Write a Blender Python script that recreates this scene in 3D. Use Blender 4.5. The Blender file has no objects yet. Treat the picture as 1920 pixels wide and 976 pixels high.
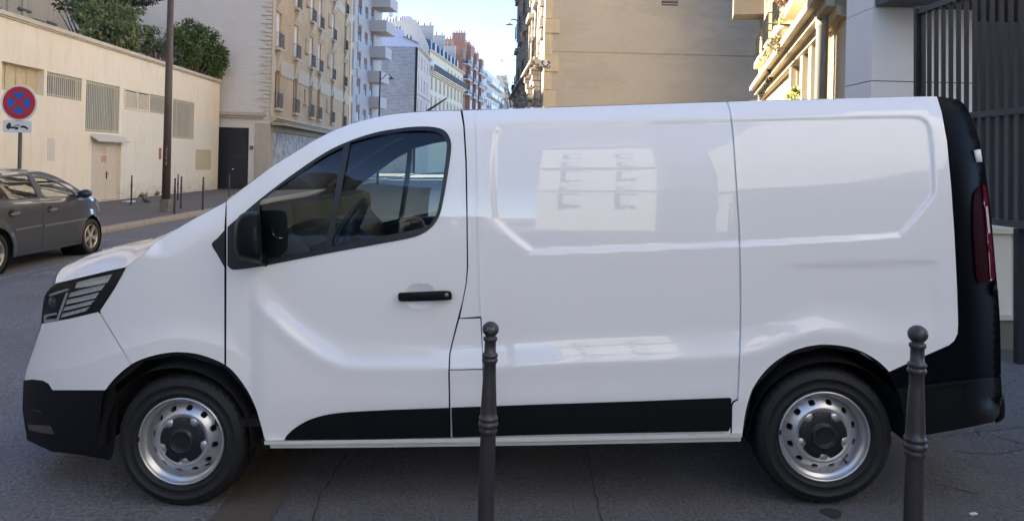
import bpy, bmesh, math, random
from math import radians as R, sin, cos, pi, sqrt, atan2
from mathutils import Vector, Matrix
from mathutils.geometry import delaunay_2d_cdt
random.seed(7)
SC = bpy.context.scene
COL = SC.collection
# ------------------------------------------------------------------ camera, sky, sun, exposure
F = 1386.0                     # focal length in pixels of the 1920 px wide photograph
CX, CY = 960.0, 304.0
H = 1.69
ROLL = R(1.4)
cam_d = bpy.data.cameras.new('camera'); cam = bpy.data.objects.new('camera', cam_d); COL.objects.link(cam)
cam.location = (0, 0, H)
cam.rotation_euler = (Matrix.Rotation(-ROLL, 4, 'Y') @ Matrix.Rotation(R(90), 4, 'X')).to_euler()
cam_d.sensor_width = 36; cam_d.sensor_fit = 'HORIZONTAL'; cam_d.lens = 36*F/1920
cam_d.shift_y = -(488-CY)/1920; cam_d.clip_end = 3000; cam_d.clip_start = 0.05
SC.camera = cam
SUN_AZ = Vector((-0.985, 0.17)).normalized()      # horizontal direction towards the sun
SUN_EL = R(36)
w = bpy.data.worlds.new('World'); SC.world = w; w.use_nodes = True
nt = w.node_tree; nt.nodes.clear()
sk = nt.nodes.new('ShaderNodeTexSky'); sk.sky_type = 'NISHITA'; sk.sun_disc = False
sk.sun_elevation = SUN_EL; sk.sun_rotation = atan2(SUN_AZ.x, SUN_AZ.y)
sk.air_density = 0.4; sk.dust_density = 0.0; sk.ozone_density = 1.0; sk.altitude = 60
bg = nt.nodes.new('ShaderNodeBackground'); bg.inputs[1].default_value = 0.098
wo = nt.nodes.new('ShaderNodeOutputWorld')
nt.links.new(sk.outputs[0], bg.inputs[0]); nt.links.new(bg.outputs[0], wo.inputs[0])
sd = bpy.data.lights.new('sun', 'SUN'); sd.energy = 5.0; sd.angle = R(0.5); sd.color = (1, .91, .79)
so = bpy.data.objects.new('sun', sd); COL.objects.link(so)
sv = Vector((SUN_AZ.x*cos(SUN_EL), SUN_AZ.y*cos(SUN_EL), sin(SUN_EL)))
so.rotation_euler = sv.to_track_quat('Z', 'Y').to_euler()
SC.view_settings.view_transform = 'Standard'; SC.view_settings.look = 'None'
SC.view_settings.exposure = 2.95; SC.view_settings.gamma = 1
SC.cycles.max_bounces = 6; SC.cycles.transparent_max_bounces = 16
SC.cycles.caustics_reflective = False; SC.cycles.caustics_refractive = False

# ------------------------------------------------------------------ frames: street slope + pixel rays
CM = Matrix.Translation((0, 0, H)) @ Matrix.Rotation(-ROLL, 4, 'Y')      # street frame (the street climbs 1.4 deg to the right) -> world
def CW(x, y, z): return CM @ Vector((x, y, z))
def PY(px, py, y): return CW((px-CX)/F*y, y, (CY-py)/F*y)
def ray(px, py):
    o = Vector((0, 0, H)); return o, (PY(px, py, 1.0)-o)
GL = -1.715; GR = -1.655
def sst(t): t = max(0., min(1., t)); return t*t*(3-2*t)
def gz(x):  # ground height in the street frame near the van: the pavement lies a little above the road
    return GL+(GR-GL)*sst((x+1.5)/.9)

# ------------------------------------------------------------------ objects
def tag(o, label=None, cat=None, group=None, kind=None):
    if label: o['label'] = label
    if cat: o['category'] = cat
    if group: o['group'] = group
    if kind: o['kind'] = kind
    return o
def thing(name, label, cat, loc=(0, 0, 0), rz=0., group=None, mat=None):
    o = bpy.data.objects.new(name, None); COL.objects.link(o); o.empty_display_size = .2
    if mat is not None: o.matrix_world = mat
    else: o.location = loc; o.rotation_euler = (0, 0, rz)
    return tag(o, label, cat, group)
def link(name, me, mat, parent=None):
    o = bpy.data.objects.new(name, me); COL.objects.link(o)
    if mat: me.materials.append(mat)
    if parent: o.parent = parent
    return o
def dup(root, label=None, group=None, mat=None, loc=None, rz=None):
    r = root.copy(); COL.objects.link(r)
    if mat is not None: r.matrix_world = mat
    if loc is not None: r.location = loc
    if rz is not None: r.rotation_euler = (0, 0, rz)
    if label: r['label'] = label
    if group: r['group'] = group
    for ch in list(root.children):
        c = ch.copy(); COL.objects.link(c); c.parent = r
        for g in ch.children:
            d = g.copy(); COL.objects.link(d); d.parent = c
    return r
class MB:
    def __init__(s): s.v = []; s.f = []; s.sm = []
    def add(s, vs, fs, smooth=False):
        n = len(s.v); s.v += [tuple(v) for v in vs]; s.f += [tuple(i+n for i in f) for f in fs]; s.sm += [smooth]*len(fs); return s
    def box(s, x0, x1, y0, y1, z0, z1):
        return s.add([(x0,y0,z0),(x1,y0,z0),(x1,y1,z0),(x0,y1,z0),(x0,y0,z1),(x1,y0,z1),(x1,y1,z1),(x0,y1,z1)],
                     [(0,3,2,1),(4,5,6,7),(0,1,5,4),(1,2,6,5),(2,3,7,6),(3,0,4,7)])
    def bar(s, a, b, w, h=None, up=(0, 0, 1)):
        a = Vector(a); b = Vector(b); h = h or w; d = (b-a).normalized(); up = Vector(up)
        if abs(d.dot(up)) > .98: up = Vector((1, 0, 0))
        u = d.cross(up).normalized()*w/2; k = u.cross(d).normalized()*h/2
        return s.add([a-u-k, a+u-k, a+u+k, a-u+k, b-u-k, b+u-k, b+u+k, b-u+k],
                     [(0,3,2,1),(4,5,6,7),(0,1,5,4),(1,2,6,5),(2,3,7,6),(3,0,4,7)])
    def quad(s, *p, smooth=False): return s.add(p, [tuple(range(len(p)))], smooth)
    def tube(s, pts, r, n=8, smooth=True, cap=True):
        pts = [Vector(p) for p in pts]; rs = r if isinstance(r, (list, tuple)) else [r]*len(pts); vs = []; fs = []
        ref = Vector((0, 0, 1))
        for i, p in enumerate(pts):
            d = (pts[min(i+1, len(pts)-1)]-pts[max(i-1, 0)]).normalized()
            rr = ref if abs(d.dot(ref)) < .95 else Vector((1, 0, 0))
            u = d.cross(rr).normalized(); k = u.cross(d)
            for j in range(n):
                a = 2*pi*j/n; vs.append(p+(u*cos(a)+k*sin(a))*rs[i])
        for i in range(len(pts)-1):
            for j in range(n): fs.append((i*n+j, i*n+(j+1)%n, (i+1)*n+(j+1)%n, (i+1)*n+j))
        s.add(vs, fs, smooth)
        if cap:
            m = len(s.v)-len(vs); s.f += [tuple(m+j for j in range(n))[::-1], tuple(m+(len(pts)-1)*n+j for j in range(n))]; s.sm += [False]*2
        return s
    def lathe(s, prof, n=24, c=(0, 0, 0), axis='z', smooth=True, cap=True):
        vs = []; fs = []; c = Vector(c)
        for r, h in prof:
            for j in range(n):
                a = 2*pi*j/n
                if axis == 'z': vs.append(c+Vector((r*cos(a), r*sin(a), h)))
                elif axis == 'y': vs.append(c+Vector((r*cos(a), h, r*sin(a))))
                else: vs.append(c+Vector((h, r*cos(a), r*sin(a))))
        for i in range(len(prof)-1):
            for j in range(n): fs.append((i*n+j, i*n+(j+1)%n, (i+1)*n+(j+1)%n, (i+1)*n+j))
        s.add(vs, fs, smooth)
        if cap:
            m = len(s.v)-len(vs)
            if prof[0][0] > 1e-4: s.f.append(tuple(m+j for j in range(n))[::-1]); s.sm.append(False)
            if prof[-1][0] > 1e-4: s.f.append(tuple(m+(len(prof)-1)*n+j for j in range(n))); s.sm.append(False)
        return s
    def prism(s, poly, y0, y1):      # polygon in xz pushed along y
        n = len(poly); vs = [(x, y0, z) for x, z in poly]+[(x, y1, z) for x, z in poly]
        fs = [tuple(range(n)), tuple(range(2*n-1, n-1, -1))]+[(i, i+n, (i+1)%n+n, (i+1)%n) for i in range(n)]
        return s.add(vs, fs)
    def xf(s, m, start=0):
        s.v[start:] = [tuple(m @ Vector(v)) for v in s.v[start:]]; return s
    def build(s, name, mat, parent=None, bevel=0, recalc=True):
        me = bpy.data.meshes.new(name); me.from_pydata(s.v, [], s.f); me.update()
        if recalc and len(s.f) < 60000:
            bm = bmesh.new(); bm.from_mesh(me); bmesh.ops.recalc_face_normals(bm, faces=bm.faces); bm.to_mesh(me); bm.free()
        me.polygons.foreach_set('use_smooth', s.sm); me.update()
        o = link(name, me, mat, parent)
        if bevel:
            b = o.modifiers.new('bevel', 'BEVEL'); b.width = bevel; b.segments = 2; b.limit_method = 'ANGLE'; b.angle_limit = R(40)
        return o

# ------------------------------------------------------------------ materials
class NT:
    def __init__(s, name):
        s.m = bpy.data.materials.new(name); s.m.use_nodes = True; s.t = s.m.node_tree; s.t.nodes.clear()
        s.out = s.n('OutputMaterial'); s.p = s.n('BsdfPrincipled'); s.l(s.p.outputs[0], s.out.inputs[0])
        s.tc = s.n('TexCoord')
    def n(s, k, **kw):
        o = s.t.nodes.new('ShaderNode'+k)
        for a, b in kw.items(): setattr(o, a, b)
        return o
    def l(s, a, b): s.t.links.new(a, b)
    def set(s, **kw):
        for k, v in kw.items(): s.p.inputs[k.replace('_', ' ')].default_value = v
    def wallco(s, sx=1, sz=1):      # coordinates that run along an upright wall, in metres
        sp = s.n('SeparateXYZ'); s.l(s.tc.outputs['Object'], sp.inputs[0])
        ad = s.n('Math', operation='ADD'); s.l(sp.outputs[0], ad.inputs[0]); s.l(sp.outputs[1], ad.inputs[1])
        c = s.n('CombineXYZ'); s.l(ad.outputs[0], c.inputs[0]); s.l(sp.outputs[2], c.inputs[1]); return c.outputs[0]
    def noise(s, scale, detail=4, rough=.55, co=None, stretch=None):
        t = s.n('TexNoise'); t.inputs['Scale'].default_value = scale; t.inputs['Detail'].default_value = detail; t.inputs['Roughness'].default_value = rough
        src = co or s.tc.outputs['Object']
        if stretch:
            mp = s.n('Mapping'); mp.inputs['Scale'].default_value = stretch; s.l(src, mp.inputs[0]); src = mp.outputs[0]
        s.l(src, t.inputs['Vector']); return t.outputs['Fac']
    def ramp(s, fac, stops):
        r = s.n('ValToRGB'); e = r.color_ramp.elements
        while len(e) < len(stops): e.new(.5)
        for i, (p, c) in enumerate(stops): e[i].position = p; e[i].color = (c, c, c, 1) if isinstance(c, (int, float)) else (*c, 1)
        s.l(fac, r.inputs[0]); return r.outputs[0]
    def mix(s, fac, a, b, mode='MIX'):
        m = s.n('Mix', data_type='RGBA', blend_type=mode)
        for i, x in ((0, fac), (6, a), (7, b)):
            if isinstance(x, (int, float)): m.inputs[i].default_value = x
            elif isinstance(x, tuple): m.inputs[i].default_value = (*x, 1)
            else: s.l(x, m.inputs[i])
        return m.outputs[2]
    def bump(s, h, strength=.3, dist=.01):
        b = s.n('Bump'); b.inputs['Strength'].default_value = strength; b.inputs['Distance'].default_value = dist
        s.l(h, b.inputs['Height']); s.l(b.outputs[0], s.p.inputs['Normal']); return b
    def col(s, c): s.l(c, s.p.inputs['Base Color']); return s
def plain(name, c, rough=.6, metal=0., coat=0., var=.12, scale=6., spec=.5):
    t = NT(name); t.set(Roughness=rough, Metallic=metal, Coat_Weight=coat, Coat_Roughness=.03); t.p.inputs['Specular IOR Level'].default_value = spec
    if var:
        n = t.noise(scale, 5); t.col(t.mix(n, tuple(x*(1-var) for x in c), tuple(min(1, x*(1+var)) for x in c)))
    else: t.p.inputs['Base Color'].default_value = (*c, 1)
    return t.m
def plaster(name, c, dirt=.25, blotch=.5, rough=.85, dc=None):
    t = NT(name); co = t.wallco(); t.set(Roughness=rough)
    a = t.ramp(t.noise(blotch, 6, .6, co), [(.3, 0.), (.7, 1.)])
    b = t.ramp(t.noise(1.2, 6, .7, co, (3.5, .35, 1)), [(.5, 0.), (.8, 1.)])
    dk = dc or tuple(x*(1-dirt)*k for x, k in zip(c, (1, .96, .9)))
    x = t.mix(a, c, tuple(min(1, q*(1-dirt*.35)) for q in c)); m = t.n('Math', operation='MULTIPLY'); t.l(b, m.inputs[0]); m.inputs[1].default_value = .6
    x = t.mix(m.outputs[0], x, dk)
    x = t.mix(t.ramp(t.noise(30, 3, .6, co), [(.2, 0.), (1, .18)]), x, tuple(q*.75 for q in c)); t.col(x)
    t.bump(t.noise(60, 4, .6, co), .25, .01); return t.m
def brick(name, c1, c2, mortar, bw=.22, bh=.07, ms=.012, rough=.85, bumpd=.01, blot=.3, dc=None):
    t = NT(name); co = t.wallco(); t.set(Roughness=rough)
    b = t.n('TexBrick'); t.l(co, b.inputs['Vector']); b.inputs['Scale'].default_value = 1
    b.inputs['Color1'].default_value = (*c1, 1); b.inputs['Color2'].default_value = (*c2, 1); b.inputs['Mortar'].default_value = (*mortar, 1)
    b.inputs['Brick Width'].default_value = bw; b.inputs['Row Height'].default_value = bh; b.inputs['Mortar Size'].default_value = ms
    b.inputs['Bias'].default_value = -.1
    x = t.mix(t.ramp(t.noise(.5, 6, .65, co), [(.35, 0.), (.75, blot)]), b.outputs[0], dc or tuple(q*.55 for q in c1))
    t.col(x); iv = t.n('Math', operation='SUBTRACT'); iv.inputs[0].default_value = 1; t.l(b.outputs['Fac'], iv.inputs[1])
    t.bump(iv.outputs[0], .6, bumpd); return t.m
M = {}
# van
t = NT('white_van_paint'); t.set(Base_Color=(.82, .81, .79, 1), Roughness=.45, Coat_Weight=1, Coat_Roughness=.012, Coat_IOR=1.5)
t.p.inputs['Specular IOR Level'].default_value = .3
M['white'] = t.m
bm_ = t.bump(t.noise(2.2, 2, .4), .16, .004)
t.l(bm_.outputs[0], t.p.inputs['Coat Normal'])
t.t.links.remove(t.p.inputs['Normal'].links[0])
M['white2'] = plain('white_sill_paint', (.62, .61, .57), .4, coat=.4)
M['blk'] = plain('black_trim_plastic', (.005, .0055, .007), .48, spec=.18)
M['gask'] = plain('satin_black_window_rubber', (.010, .011, .013), .35)
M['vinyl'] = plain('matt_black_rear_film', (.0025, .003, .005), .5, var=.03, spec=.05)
M['dark'] = plain('dark_underbody', (.006, .006, .007), .9)
M['tyre'] = plain('tyre_rubber', (.0095, .010, .011), .66, var=.3, scale=30, spec=.4)
t = NT('silver_steel_rim'); t.set(Base_Color=(.55, .55, .56, 1), Metallic=.75, Roughness=.32); M['rim'] = t.m
M['cap'] = plain('black_hub_cap', (.010, .011, .014), .38)
M['intr'] = plain('dark_interior_plastic', (.022, .025, .028), .55)
M['chrome'] = plain('chrome', (.75, .75, .75), .12, 1., var=0)
M['hold'] = plain('black_lamp_housing', (.02, .02, .022), .2)
M['refl'] = plain('lamp_reflector', (.80, .76, .64), .3, .1, var=.6, scale=90)
M['lip'] = plain('lamp_rib_glint', (.92, .88, .76), .3, var=.15, scale=80)  # pale tone paints the light caught on each louvre's lower edge
def glass(name, tint, ior=1.55, rough=0.):
    t = NT(name); t.t.nodes.remove(t.p)
    tr = t.n('BsdfTransparent'); tr.inputs[0].default_value = (*tint, 1); g = t.n('BsdfGlossy'); g.inputs['Roughness'].default_value = rough; g.inputs['Color'].default_value = (1, 1, 1, 1)
    f = t.n('Fresnel'); f.inputs[0].default_value = ior; m = t.n('MixShader'); t.l(f.outputs[0], m.inputs[0]); t.l(tr.outputs[0], m.inputs[1]); t.l(g.outputs[0], m.inputs[2]); t.l(m.outputs[0], t.out.inputs[0]); return t.m
M['glass'] = glass('green_tinted_glass', (.72, .80, .76), 1.5)
M['lens'] = glass('clear_lamp_lens', (.98, .98, .98), 1.4)
t = NT('red_tail_lamp'); t.set(Base_Color=(.12, .004, .012, 1), Roughness=.08, Coat_Weight=1); M['red'] = t.m
M['wglass'] = plain('window_pane_glass', (.035, .042, .05), .06, var=0)

# ------------------------------------------------------------------ curved body panels cut from an outline
def dens(poly, step, closed=True):
    out = []; n = len(poly)
    for i in range(n if closed else n-1):
        a = poly[i]; b = poly[(i+1)%n]; L = math.hypot(b[0]-a[0], b[1]-a[1]); k = max(1, int(round(L/step)))
        for j in range(k): out.append((a[0]+(b[0]-a[0])*j/k, a[1]+(b[1]-a[1])*j/k))
    if not closed: out.append(tuple(poly[-1]))
    return out
def smooth(poly, closed=True, n=6, hard=()):
    """Catmull-Rom through the points; indices in hard keep a corner."""
    out = []; m = len(poly); rng = range(m if closed else m-1)
    for i in rng:
        def g(k): return poly[k % m] if closed else poly[max(0, min(m-1, k))]
        p0, p1, p2, p3 = g(i-1), g(i), g(i+1), g(i+2)
        if i in hard: p0 = p1
        if (i+1) % m in hard: p3 = p2
        for j in range(n):
            t = j/n
            out.append(tuple(.5*((2*b)+(c-a)*t+(2*a-5*b+4*c-d)*t*t+(-a+3*b-3*c+d)*t**3) for a, b, c, d in zip(p0, p1, p2, p3)))
    if not closed: out.append(tuple(poly[-1]))
    return out
def sdseg(p, a, b):
    vx = b[0]-a[0]; vy = b[1]-a[1]; L = vx*vx+vy*vy or 1e-9
    t = max(0, min(1, ((p[0]-a[0])*vx+(p[1]-a[1])*vy)/L)); return math.hypot(p[0]-a[0]-t*vx, p[1]-a[1]-t*vy)
def inside(p, poly):
    x, y = p; c = False; j = len(poly)-1
    for i in range(len(poly)):
        if (poly[i][1] > y) != (poly[j][1] > y) and x < (poly[j][0]-poly[i][0])*(y-poly[i][1])/(poly[j][1]-poly[i][1])+poly[i][0]: c = not c
        j = i
    return c
def pdist(p, poly, closed=True):
    n = len(poly); return min(sdseg(p, poly[i], poly[(i+1)%n]) for i in range(n if closed else n-1))
def area2(poly): return sum(poly[i][0]*poly[(i+1)%len(poly)][1]-poly[(i+1)%len(poly)][0]*poly[i][1] for i in range(len(poly)))/2
def inset(poly, d):
    """moves a closed outline inwards by d"""
    n = len(poly); s = 1 if area2(poly) > 0 else -1; out = []
    for i in range(n):
        a = poly[i-1]; b = poly[i]; c = poly[(i+1)%n]
        e1 = Vector((b[0]-a[0], b[1]-a[1])); e2 = Vector((c[0]-b[0], c[1]-b[1]))
        if e1.length < 1e-6 or e2.length < 1e-6: out.append(b); continue
        e1.normalize(); e2.normalize(); nn = Vector((-e1.y-e2.y, e1.x+e2.x)); 
        if nn.length < .3: out.append(b); continue
        nn.normalize(); k = max(.5, nn.dot(Vector((-e1.y, e1.x)))); out.append((b[0]+nn.x*s*d/k, b[1]+nn.y*s*d/k))
    return out
def panel(name, poly, fmap, mat, parent, holes=(), step=9., edge=7., gap=0., fine=None, finestep=4., skirt=.018, mirror=None, eps=.5, flip=False):
    """Fills an outline (its own 2D coordinates) with a dense sheet, lifts it onto the surface fmap(u,v,extra)->Vector and
    gives it analytic normals and a folded edge."""
    if gap: poly = inset(dens(poly, edge), gap)
    poly = dens(poly, edge); hs = [dens(inset(h, -gap) if gap else h, edge) for h in holes]
    loops = [poly]+hs; pts = []; edges = []
    for lp in loops:
        b = len(pts); pts += lp; edges += [(b+i, b+(i+1)%len(lp)) for i in range(len(lp))]
    nb = len(pts)
    xs = [p[0] for p in poly]; ys = [p[1] for p in poly]; x0, x1, y0, y1 = min(xs), max(xs), min(ys), max(ys)
    cell = {}
    for p in pts: cell.setdefault((int(p[0]//step), int(p[1]//step)), []).append(p)
    def near(p, d):
        ci, cj = int(p[0]//step), int(p[1]//step)
        for i in (-1, 0, 1):
            for j in (-1, 0, 1):
                for q in cell.get((ci+i, cj+j), ()):
                    if (q[0]-p[0])**2+(q[1]-p[1])**2 < d*d: return True
        return False
    def grid(st, cond):
        res = []; j = 0; y = y0+st*.5
        while y < y1:
            x = x0+st*(.5 if j % 2 else .25)
            while x < x1:
                p = (x, y)
                if cond(p) and not near(p, st*.55) and inside(p, poly) and not any(inside(p, h) for h in hs): res.append(p)
                x += st
            y += st*.87; j += 1
        return res
    if fine:
        pts += grid(finestep, lambda p: fine(p)); pts += grid(step, lambda p: not fine(p))
    else: pts += grid(step, lambda p: True)
    r = delaunay_2d_cdt([Vector(p) for p in pts], edges, [], 0, 1e-5)
    V2 = [tuple(v) for v in r[0]]; FS = []
    for f in r[2]:
        c = (sum(V2[i][0] for i in f)/len(f), sum(V2[i][1] for i in f)/len(f))
        if inside(c, poly) and not any(inside(c, h) for h in hs): FS.append(tuple(f))
    vs = []; ns = []
    for u, v in V2:
        p = fmap(u, v, 0.); a = fmap(u+eps, v, 0.)-fmap(u-eps, v, 0.); b = fmap(u, v+eps, 0.)-fmap(u, v-eps, 0.)
        n = a.cross(b)
        if n.length < 1e-12: n = Vector((0, -1, 0))
        n.normalize()
        if n.y > 0: n = -n
        vs.append(p); ns.append(n)
    fs = []
    for f in FS:
        a, b, c = vs[f[0]], vs[f[1]], vs[f[2]]; nn = (b-a).cross(c-a)
        fs.append(f if nn.dot(ns[f[0]]) > 0 else f[::-1])
    if skirt:
        for lp in loops:
            s = 1 if area2(lp) > 0 else -1
            if lp is not poly: s = -s
            n0 = len(vs); k = len(lp)
            for i, (u, v) in enumerate(lp):
                a = lp[i-1]; c = lp[(i+1)%k]; e = Vector((c[0]-a[0], c[1]-a[1])).normalized(); o2 = Vector((e.y, -e.x))*s
                p = fmap(u, v, 0.); q = fmap(u+o2.x*.5, v+o2.y*.5, 0.)-p; 
                on = q.normalized() if q.length > 1e-9 else Vector((1, 0, 0))
                p2 = fmap(u, v, skirt)
                vs += [p, p2]; ns += [on, on]
            for i in range(k):
                j = (i+1)%k; f = (n0+2*i, n0+2*j, n0+2*j+1, n0+2*i+1); nn = (vs[f[1]]-vs[f[0]]).cross(vs[f[2]]-vs[f[0]])
                fs.append(f if nn.dot(ns[f[0]]) > 0 else f[::-1])
    def mk(vs, fs, ns):
        me = bpy.data.meshes.new(name); me.from_pydata([tuple(v) for v in vs], [], fs); me.update()
        me.polygons.foreach_set('use_smooth', [True]*len(me.polygons))
        me.normals_split_custom_set_from_vertices([tuple(n) for n in ns]); me.update()
        return link(name, me, mat, parent)
    o = mk(vs, fs, ns)
    if mirror is not None:
        mk([Vector((v.x, mirror-v.y, v.z)) for v in vs], [f[::-1] for f in fs], [Vector((n.x, -n.y, n.z)) for n in ns])
    return o
def loft(name, rows, mat, parent, thick=0.):
    """rows: list of equally long point rows; a smooth sheet through them"""
    m = len(rows[0]); vs = [p for r in rows for p in r]
    fs = [(i*m+j, i*m+j+1, (i+1)*m+j+1, (i+1)*m+j) for i in range(len(rows)-1) for j in range(m-1)]
    mb = MB(); mb.add(vs, fs, True); o = mb.build(name, mat, parent)
    if thick:
        s = o.modifiers.new('solid', 'SOLIDIFY'); s.thickness = thick; s.offset = 0
    return o
def pillow(name, poly, fmap, mat, parent, d0, d1, rnd=.35, n=6, mirror=None):
    """a solid rounded towards the viewer side: outline poly at depth d1, closing at depth d0"""
    cx = sum(p[0] for p in poly)/len(poly); cy = sum(p[1] for p in poly)/len(poly); k = len(poly); vs = []; fs = []
    lay = [(1., d1)]
    for i in range(n+1):
        a = pi/2*i/n; lay.append((1-rnd*(1-cos(a)), d1+(d0-d1)*(.35+.65*sin(a))))
    for s, d in lay:
        for p in poly: vs.append(fmap(cx+(p[0]-cx)*s, cy+(p[1]-cy)*s, d))
    for i in range(len(lay)-1):
        for j in range(k): fs.append((i*k+j, i*k+(j+1)%k, (i+1)*k+(j+1)%k, (i+1)*k+j))
    vs.append(fmap(cx, cy, d0)); c = len(vs)-1; b = (len(lay)-1)*k
    fs += [(b+j, b+(j+1)%k, c) for j in range(k)]; fs.append(tuple(range(k)))
    mb = MB(); mb.add(vs, fs, True); mb.sm[-1] = False; o = mb.build(name, mat, parent)
    if mirror is not None:
        mb2 = MB(); mb2.add([(v[0], mirror-v[1], v[2]) for v in vs], fs, True); mb2.build(name, mat, parent)
    return o
# ================================================================== THE VAN
YAW = .038; D0 = 3.56; VWID = 1.956
ax = Vector((cos(math.atan(YAW)), -sin(math.atan(YAW)), 0)); bx_ = Vector((sin(math.atan(YAW)), cos(math.atan(YAW)), 0))
VO = Vector((0, D0, -1.67))
VM = CM @ Matrix.Translation(VO) @ Matrix(((ax.x, bx_.x, 0, 0), (ax.y, bx_.y, 0, 0), (0, 0, 1, 0), (0, 0, 0, 1)))
def VP(px, py, d):
    rx = (px-CX)/F; t = (D0+d/cos(math.atan(YAW)))/(1+YAW*rx); p = Vector((rx*t, t, (CY-py)/F*t))-VO
    return Vector((p.dot(ax), p.dot(bx_), p.z))
van = thing('delivery_van', 'white panel van with black rear corner and steel wheels, parked side-on across the foreground', 'van', mat=VM)
def interp(x, ks):
    if x <= ks[0][0]: return ks[0][1]
    for (a, b), (c, d) in zip(ks, ks[1:]):
        if x <= c: return b+(d-b)*(x-a)/(c-a)
    return ks[-1][1]
def spl(ks):   # monotone cubic table
    n = len(ks); m = []
    for i in range(n):
        s0 = (ks[i][1]-ks[i-1][1])/(ks[i][0]-ks[i-1][0]) if i else None; s1 = (ks[i+1][1]-ks[i][1])/(ks[i+1][0]-ks[i][0]) if i < n-1 else None
        m.append(s1 if s0 is None else s0 if s1 is None else (0 if s0*s1 <= 0 else 2*s0*s1/(s0+s1)))
    def f(x):
        if x <= ks[0][0]: return ks[0][1]+m[0]*(x-ks[0][0])
        if x >= ks[-1][0]: return ks[-1][1]
        for i in range(n-1):
            if x <= ks[i+1][0]:
                h = ks[i+1][0]-ks[i][0]; t = (x-ks[i][0])/h
                return (2*t**3-3*t*t+1)*ks[i][1]+(t**3-2*t*t+t)*h*m[i]+(-2*t**3+3*t*t)*ks[i+1][1]+(t**3-t*t)*h*m[i+1]
    return f
PROF = spl([(180,.135),(205,.107),(240,.072),(300,.032),(330,.020),(360,.0115),(430,.0035),(480,.0012),(560,.0003),(600,0.)])
TOPW = smooth([(297,450),(360,412),(425,376),(500,319),(560,281),(600,257),(650,235),(720,216.5),(800,208.5),(868,206.5),(960,203.5),(1160,197),(1362,190.5),(1560,185),(1757,180.5),(1795,186),(1818,212),(1842,285),(1858,400),(1867,500),(1873,565),(1876,620),(1877,700),(1877,740)], False, 4)
TOPROLL = [p for p in TOPW if p[0] < 1800]
REARROLL = [p for p in TOPW if p[0] > 1790]
RECESS = smooth([(928,268),(934,244),(958,237),(1160,231),(1368,226),(1560,221),(1700,219),(1732,226),(1744,252),(1750,340),(1744,372),(1694,432),(1672,441),(1560,448),(1388,457),(1200,464),(1012,471),(994,467),(938,420),(928,396),(925,330)], True, 5)
YC2 = spl([(480,570),(500,588),(560,640),(610,672),(650,687),(700,690),(845,689),(1100,677),(1385,665),(1446,648),(1500,628),(1542,619),(1590,622),(1624,632),(1665,644),(1760,640)])
AM2 = spl([(470,0.),(500,.8),(540,1.),(1400,1.),(1480,.9),(1600,.7),(1760,.15)])
YC1 = spl([(40,700),(150,684),(250,650),(330,634),(421,650),(480,690)])
AM1 = spl([(40,.6),(300,.5),(421,.45),(470,0.)])
def near_recess(p): return 905 < p[0] < 1775 and 200 < p[1] < 495 and pdist(p, RECESS) < 20
def near_crease(p):
    return (p[0] > 480 and -14 < p[1]-YC2(p[0]) < 8) or (p[0] < 470 and -14 < p[1]-YC1(p[0]) < 8)
def near_top(p): return p[1] < 460 and pdist(p, TOPROLL, False) < 30
def vfine(p): return near_recess(p) or near_crease(p) or (750 < p[0] < 826 and 525 < p[1] < 583)
HCUP = (788, 554, 31, 24)
def CR(t):      # the fold above the sill: swells outwards, then turns back over a short soft edge
    if t <= 0: return 1.
    if t < .88: return 1-t*t
    u = min(t, 1.12)-.88; return 1-.7744-(1.76*u-1.76*u*u/.48)
def DV(px, py):
    d = PROF(py)
    if 470 < px:
        a = AM2(px); yc = YC2(px)
        if a > 0:
            t = (py-(yc-62))/62; d += .026*a*CR(t)
            if t > 1: d += .004*a*sst((t-1)*1.5)
            d += .026*(1-a)
        else: d += .026
    else:
        d += .026
    if px < 475:
        a = AM1(px); yc = YC1(px); t = (py-(yc-55))/55; d -= .024*a*(0 if t < 0 else min(1, t))**2 
    if py > 735: d += .016*((py-735)/90)**1.6
    if px < 340:
        t = min(.999, (340-px)/300); d += .60*(1-sqrt(1-(.95*t)**2))
    if py < 480:
        s = pdist((px, py), TOPROLL, False)
        if s < 42: d += .075*(1-s/42)**2
    if px > 1740:
        s = pdist((px, py), REARROLL, False)
        if s < 75: q = min(.86, 1-s/75); d += .26*(1-sqrt(1-q*q))
    if 900 < px < 1780 and 195 < py < 500:
        s = pdist((px, py), RECESS); s = s if inside((px, py), RECESS) else -s
        d += .0135*sst((s+6)/12)
    if px > 1400 and 460 < py < 680:
        d += .006*sst((py-(492-(px-1480)*.03))/15)*sst((1764-px)/16)*sst((px-1440)/90)*sst((640-py)/70)
    if abs(px-HCUP[0]) < HCUP[2] and abs(py-HCUP[1]) < HCUP[3]:
        q = ((px-HCUP[0])/HCUP[2])**2+((py-HCUP[1])/HCUP[3])**2
        if q < 1: d += .014*(1-q)
    return d
def vm(px, py, e): return VP(px, py, DV(px, py)+e)
def vmo(off): return lambda px, py, e: VP(px, py, DV(px, py)+off+e)
def top_between(x0, x1, rev=False):
    r = [p for p in TOPW if x0 < p[0] < x1]; return r[::-1] if rev else r
FA_ = smooth([(190,752),(200,728),(220,704),(246,683),(272,671),(305,662.5),(340,660),(380,666),(424,685),(453,716),(474,752),(487,790),(496,826)], False, 6)
FARCH = [(246,683)]+[p for p in FA_ if 248 < p[0] < 419]+[(421,683.5)]
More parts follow.
